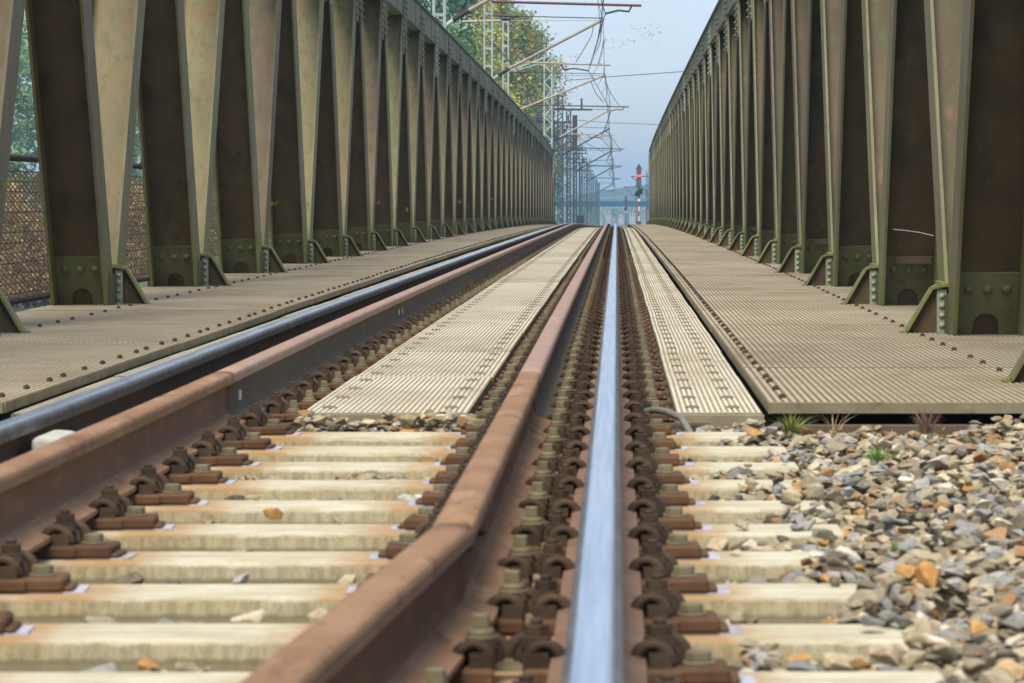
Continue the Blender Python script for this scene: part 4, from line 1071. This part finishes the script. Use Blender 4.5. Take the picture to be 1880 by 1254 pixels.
hs_lab = ['white gabled house under the road bridge, left of centre', 'small red-roofed house under the bridge at far left', 'pale house left of the distant small signal', 'white house low between the small signal and the red signal', 'tan house right of the bridge middle', 'low red-roofed house behind the rail crest', 'long pale building at the foot of the far town', 'distant house beside the right bridge pier']
for i, (xx, yy, d, w, h) in enumerate([(1117, 398, 1900, 3.4, 3.2), (1099, 407, 1950, 4, 3), (1141, 402, 1980, 3.4, 2.6), (1161, 399, 1940, 3.6, 2.8), (1150, 391, 2020, 4, 3), (1127, 409, 1880, 3, 2.), (1106, 393, 2030, 7, 3), (1183, 405, 1960, 4, 3)]):
    s = F/d; X = (xx-1132)/s; zb_ = CAMZ-(yy-380)/s - .5
    t = empty('house', (X, d, zb_)); t.rotation_euler.z = random.uniform(-.5, .5); tag(t, hs_lab[i], 'house', 'houses of the town beyond the road bridge')
    mb = MB(); mb.box(-w/2, w/2, -w/2, w/2, -5, h); mb.add([(-w/2, -w/2, h), (w/2, -w/2, h), (0, -w/2, h+w*.42)], [(0,1,2)]); mb.add([(-w/2, w/2, h), (w/2, w/2, h), (0, w/2, h+w*.42)], [(2,1,0)]); mb.build('wall', M['render_w'], t)
    mb = MB(); q = w/2+.25
    for sx in (-1, 1): mb.add([(sx*q, -q, h-.15), (sx*q, q, h-.15), (0, q, h+w*.44), (0, -q, h+w*.44), (sx*q, -q, h+.05), (sx*q, q, h+.05), (0, q, h+w*.44+.2), (0, -q, h+w*.44+.2)], [(0,1,2,3), (7,6,5,4), (0,3,7,4), (1,5,6,2), (0,4,5,1)])
    mb.build('roof', M['roof'], t)
    for wx in (-w*.22, w*.22):
        mb = MB(); mb.box(wx-.35, wx+.35, -w/2-.03, -w/2+.02, h-1.7, h-.5); mb.build('window', M['pane'], t)

# ------------------------------------------------------------------ trees
def leaf_cloud(C, n_each, spread, size, palette, jit=.25):
    m = len(C)*n_each
    base = np.repeat(np.array(C), n_each, axis=0)
    off = rng.normal(size=(m, 3)) * np.array(spread)
    P = base + off
    nrm = rng.normal(size=(m, 3)) + np.array([0, -.3, .5]); nrm /= np.linalg.norm(nrm, axis=1)[:, None]
    a = np.cross(nrm, rng.normal(size=(m, 3))); a /= np.linalg.norm(a, axis=1)[:, None]
    b_ = np.cross(nrm, a)
    s = size * rng.uniform(.55, 1.35, (m, 1))
    V = np.stack([P + a*s, P + b_*s*.62, P - a*s, P - b_*s*.62], axis=1).reshape(-1, 3)
    Fq = np.arange(4*m).reshape(-1, 4)
    pal = np.array(palette); ci = rng.integers(0, len(pal), len(C))
    cc = pal[np.repeat(ci, n_each)]; sw = rng.random(m) < .3; cc[sw] = pal[rng.integers(0, len(pal), sw.sum())]
    cc = np.minimum(.8, cc * 1.2 * rng.uniform(1-jit*.7, 1+jit*.7, (m, 1)))
    return V, Fq, cc
def tree(name, x, d, zb, H, rx, palette, label, group=None, nc=70, ne=60, leaf=.28, z0f=.15, pointed=.5, spread=.6, cat='tree'):
    ne = int(ne*1.6); leaf *= .76
    t = empty(name, (x, d, zb)); tag(t, label, cat, group)
    C = []; tips = []
    while len(C) < nc:
        u = random.random(); zz = z0f + (1-z0f)*u
        prof = (math.sin(math.pi*min(1, (u*.92+.06)))**.7)*(1-pointed*u)
        ang = random.uniform(0, 2*math.pi); rr = rx*prof*(.35+.65*math.sqrt(random.random()))*random.uniform(.75, 1.15)
        C.append((rr*math.cos(ang), rr*math.sin(ang), zz*H))
    V, Fq, cc = leaf_cloud(C, ne, (spread, spread, spread*.8), leaf, palette)
    o = bpy.data.objects.new('crown', npmesh('crown', V, Fq, [M['leaf']], cc)); COL.objects.link(o); o.parent = t
    mb = MB(); mb.tube([(0, 0, -.6), (.1, 0, H*.35), (-.05, .1, H*.7), (0, 0, H*.97)], [H*.018, H*.013, H*.007, .03], 8)
    for c in C[::3]:
        z_ = max(H*.12, c[2]-math.hypot(c[0], c[1])*.9); mb.tube([(0, 0, z_), (c[0]*.5, c[1]*.5, z_+(c[2]-z_)*.6), c], [.07, .045, .015], 5, cap=False)
    mb.build('trunk', M['bark'], t); return t
DG = [(.12, .21, .07), (.16, .26, .09), (.09, .16, .06), (.22, .33, .11)]
YE = [(.58, .5, .08), (.48, .46, .09), (.38, .42, .09), (.62, .5, .07), (.3, .36, .08)]
GY = [(.26, .32, .08), (.36, .36, .08), (.2, .27, .07), (.48, .42, .09), (.42, .3, .09)]
GR = [(.22, .3, .09), (.19, .25, .08), (.3, .32, .1), (.36, .27, .1), (.15, .22, .08)]
PG = [(.24, .36, .18), (.32, .45, .25), (.17, .28, .13), (.42, .52, .33)]
SP = [(.36, .33, .18), (.42, .35, .18), (.28, .3, .14)]
BN = [(.45, .3, .14), (.33, .22, .1), (.4, .34, .12), (.25, .24, .1)]
grp = 'trees beyond the left end of the bridge'
def tr(px_, py_top, d, rx, pal, lab, **kw):
    x = (px_-1132)*d/F; zb = land(x, d) if d > 262 else land(x, 270)-.5
    H = CAMZ + (380-py_top)*d/F - zb; return tree(kw.pop('name', 'tree'), x, d, zb, H, rx, pal, lab, grp, **kw)
tr(795, -130, 265, 3.6, DG, 'dark green leafy tree behind the left truss top, left of the yellow one', nc=130, ne=70, leaf=.27)
tr(848, -45, 275, 1.5, DG, 'narrow dark green tree just right of the tallest dark green tree', nc=60, ne=70, leaf=.26, pointed=.75)
tr(888, 8, 310, 3.3, YE, 'bright yellow autumn tree between dark green tree and far lattice mast', nc=150, ne=80, z0f=.02, leaf=.27, name='autumn_tree')
tr(925, 2, 330, 2.6, GY, 'tall green and yellow poplar just right of the bright yellow tree', nc=110, ne=70, z0f=.02, leaf=.27, pointed=.55, name='poplar_tree')
tr(958, 30, 335, 2.6, GY, 'olive poplar with several pointed tips, middle of the poplar row', nc=110, ne=65, z0f=.02, leaf=.25, pointed=.6, name='poplar_tree')
tr(986, 55, 345, 2.2, GR, 'olive brown poplar, second from the right end of the poplar row', nc=90, ne=55, z0f=.02, leaf=.26, pointed=.6, name='poplar_tree')
tr(1014, 92, 350, 2.1, SP, 'thin half-bare tree at the right end of the poplar row', nc=75, ne=22, leaf=.24, pointed=.4, name='bare_tree')
labs = ['pale green tree seen at the left edge, before the first slanting beam', 'pale green tree behind the first pair of slanting beams', 'pale green tree seen in the gap left of the second dark beam', 'mid green tree behind the second pair of slanting beams', 'green tree showing in the gap by the third dark beam', 'slim green tree behind the middle of the left truss', 'green tree hidden mostly behind the far beams of the left truss']
for i, (pxx, top, d) in enumerate([(-10, -60, 290), (95, -160, 300), (190, -40, 285), (265, -170, 300), (350, -80, 290), (470, -60, 300), (600, -90, 300)]):
    tr(pxx, top, d, 3.6 + .5*(i % 2), PG if i < 4 else DG, labs[i], nc=150, ne=60, leaf=.3, z0f=.05, pointed=.4)
bl = ['russet bush behind the mesh fence at the left edge', 'tan and green bush behind the fence, second gap', 'russet bush behind the fence in the third gap', 'yellowish bush on the far bank under pale trees', 'low green bush on the far bank further right']
for i, pxx in enumerate((10, 110, 235, 330, 420)):
    d = 238 + 1*i; x = (pxx-1132)*d/F
    tree('bush', x, d, -7.8, 9.5 - (i % 2), 3.4, BN if i != 4 else GR, bl[i], 'bushes on the far river bank', 90, 60, .3, .02, .35, .6, 'bush')
# far woods (one mass) on both sides of the distant line
C = []
for k in range(560):
    d = random.uniform(1350, 2100); x = random.uniform(-.2, .17)*d
    if abs(x-1) < 9 and d < 1600: continue
    if -20 < x < 22 and d < 2050: continue
    zz = railz(d) + random.uniform(-1, 5.5 if d < 1400 else 9.5); C.append((x, d, zz))
for k in range(260):
    d = random.uniform(1985, 2140); s_ = F/d; C.append((random.uniform(1088, 1192)*d/F - 1132*d/F, d, CAMZ - random.uniform(3, 34)/s_ ))
V, Fq, cc = leaf_cloud(C, 26, (2.2, 2.2, 1.1), .9, GR + DG + GY + BN[:1], .3)
o = bpy.data.objects.new('woods', npmesh('woods', V, Fq, [M['leaf']], cc)); COL.objects.link(o); tag(o, 'blue hazy far woods around the distant town', 'woods', kind='stuff')

# ------------------------------------------------------------------ birds
bm_ = MB(); bm_.add([(-.42, .05, .16), (-.06, 0, 0), (.06, 0, 0), (.42, .05, .16), (0, -.22, 0), (0, .25, -.01), (0, 0, .06), (0, 0, -.06), (-.05, .12, .01), (.05, .12, .01), (-.2, .14, .09), (.2, .14, .09)],
    [(0,1,8,10), (3,11,9,2), (4,1,6), (4,6,2), (5,6,1), (5,2,6), (4,7,1), (4,2,7), (5,1,7), (5,7,2)])
bme = bm_.mesh('bird', M['black'], recalc=False)
k = 0
for cx, cy, sx, sy, n in ((1188, 60, 13, 9, 36), (1146, 72, 10, 7, 11), (1126, 81, 7, 5, 7), (1048, 104, 8, 5, 5)):
    for q in range(n):
        d = 640 + random.uniform(-20, 20); p = P2(random.gauss(cx, sx), random.gauss(cy, sy), d)
        o = bpy.data.objects.new('bird', bme); COL.objects.link(o); o.location = p; o.scale = (.8, .8, .8); o.rotation_euler = (random.uniform(-.6, .6), random.uniform(-.5, .5), random.uniform(0, 6.28))
        tag(o, 'tiny dark bird in the loose flock high above the right end of the wires' if cx > 1100 else 'tiny dark bird in the small group left of the contact wires', 'bird', 'flock of birds in the sky' if cx > 1100 else 'small bird group by the yellow tree')

# ------------------------------------------------------------------ weeds, cable, sensor
def tuft(name, x, d, z, n, h, spread, pal, label, cat):
    V = []; Fq = []; cc = []
    for k in range(n):
        a = random.uniform(0, 6.28); l = h*random.uniform(.5, 1.1); r = spread*random.random(); w = random.uniform(.0018, .0035)
        b0 = Vector((r*.35*math.cos(a), r*.35*math.sin(a), 0)); dirx = Vector((math.cos(a), math.sin(a), 0)); sd_ = Vector((-math.sin(a), math.cos(a), 0))
        pts = [b0 + dirx*(r*t**1.7) + Vector((0, 0, l*(t - .25*t*t))) for t in (0, .35, .7, 1)]
        o_ = len(V)
        for i, p in enumerate(pts): ww = w*(1-i/3.3); V += [p-sd_*ww, p+sd_*ww]
        for i in range(3): Fq.append((o_+2*i, o_+2*i+1, o_+2*i+3, o_+2*i+2)); 
        cc += [np.array(pal[random.randrange(len(pal))])*random.uniform(.75, 1.25)]*3
    o = bpy.data.objects.new(name, npmesh(name, np.array([v[:] for v in V]), np.array(Fq), [M['grass']], np.array(cc))); COL.objects.link(o); o.location = (x, d, z)
    tag(o, label, cat); return o
GRS = [(.16, .22, .03), (.24, .27, .05), (.3, .28, .08), (.1, .16, .03)]
tuft('grass_tuft', .575, 10.7, -.01, 110, .085, .1, GRS, 'green grass tuft growing at the corner of the right walkway', 'grass tuft')
tuft('dry_plant', 1.02, 10.65, .0, 90, .1, .06, [(.3, .17, .13), (.24, .13, .1), (.34, .25, .17)], 'dry reddish plant in front of the right bridge end', 'dry plant')
tuft('dry_plant', .72, 10.75, .0, 12, .12, .1, [(.36, .28, .15)], 'few dry stalks between the grass tuft and the reddish plant', 'dry plant')
X, D = px(1610, 832, CAMZ-.05); tuft('weed', X, D, .03, 60, .05, .09, [(.14, .3, .06), (.2, .36, .09)], 'small bright green weed among the ballast stones', 'weed')
X, D = px(1640, 1012, CAMZ-.05); tuft('weed', X, D, .05, 16, .03, .05, [(.18, .26, .08)], 'tiny pale green weed on the ballast near the orange stone', 'weed')
mb = MB(); 
pts = [(.045, 11.3, .0), (.09, 11.0, .045), (.13, 10.85, .062), (.17, 10.78, .06), (.215, 10.68, .045), (.24, 10.6, .005), (.26, 10.55, -.06)]
mb.tube(pts, .012, 8); tag(mb.build('cable', M['cable']), 'grey cable curving over the end of the narrow plate by the bright rail', 'cable')
se = empty('axle_sensor', (XRL+.07, 8.35, sleepz(8.3)-.032)); tag(se, 'dirty white sensor casting inside the left polished rail', 'sensor')
mb = MB(); mb.prism([(-.025, .06), (.06, .06), (.06, .165), (.045, .186), (-.01, .19), (-.025, .178)], -.13, .13); mb.build('housing', M['sensor'], se, bevel=.012, seg=2)
mb = MB(); mb.box(-.01, .04, -.1315, -.129, .1, .15); mb.build('label_plate', M['rail_web'], se)
mb = MB(); mb.box(-.02, .05, -.05, .05, .0, .062); mb.build('bracket', M['rust_dark'], se)
# yellow sprigs growing on the left truss
for i, (x, y, k) in enumerate([(497, 377, 0), (690, 375, 0), (745, 388, 0), (843, 373, 0), (902, 367, 0), (968, 380, 0), (3, 345, 0)]):
    d = F*(-(XC-XIN))/(1132-x); X = XC-XIN+.02; z = CAMZ + (380-y)*d/F
    tuft('sprig', X, d, z, 14, .05+.001*d, .06+.0012*d, [(.5, .45, .06), (.4, .42, .08)], ['yellow sprig growing on the left truss beams, nearest whole one', 'yellow sprig on the left truss, second whole one from the camera', 'faint low yellow sprig on the left truss', 'yellow sprig mid-way along the left truss', 'yellow sprig far along the left truss', 'farthest tiny yellow sprig on the left truss', 'yellow sprig cut by the left edge of the photo'][i], 'sprig')
# white thread on the right truss
XT = XC + XIN - .06
pts = []
for x, y in ((1640, 421), (1665, 423.5), (1690, 427), (1714, 433)):
    d = F*XT/(x-1132); pts.append((XT, d, CAMZ + (380-y)*d/F))
mb = MB(); mb.tube(pts, .0018, 5); tag(mb.build('cord', M['sensor']), 'thin white cord hanging between two right truss beams', 'cord')
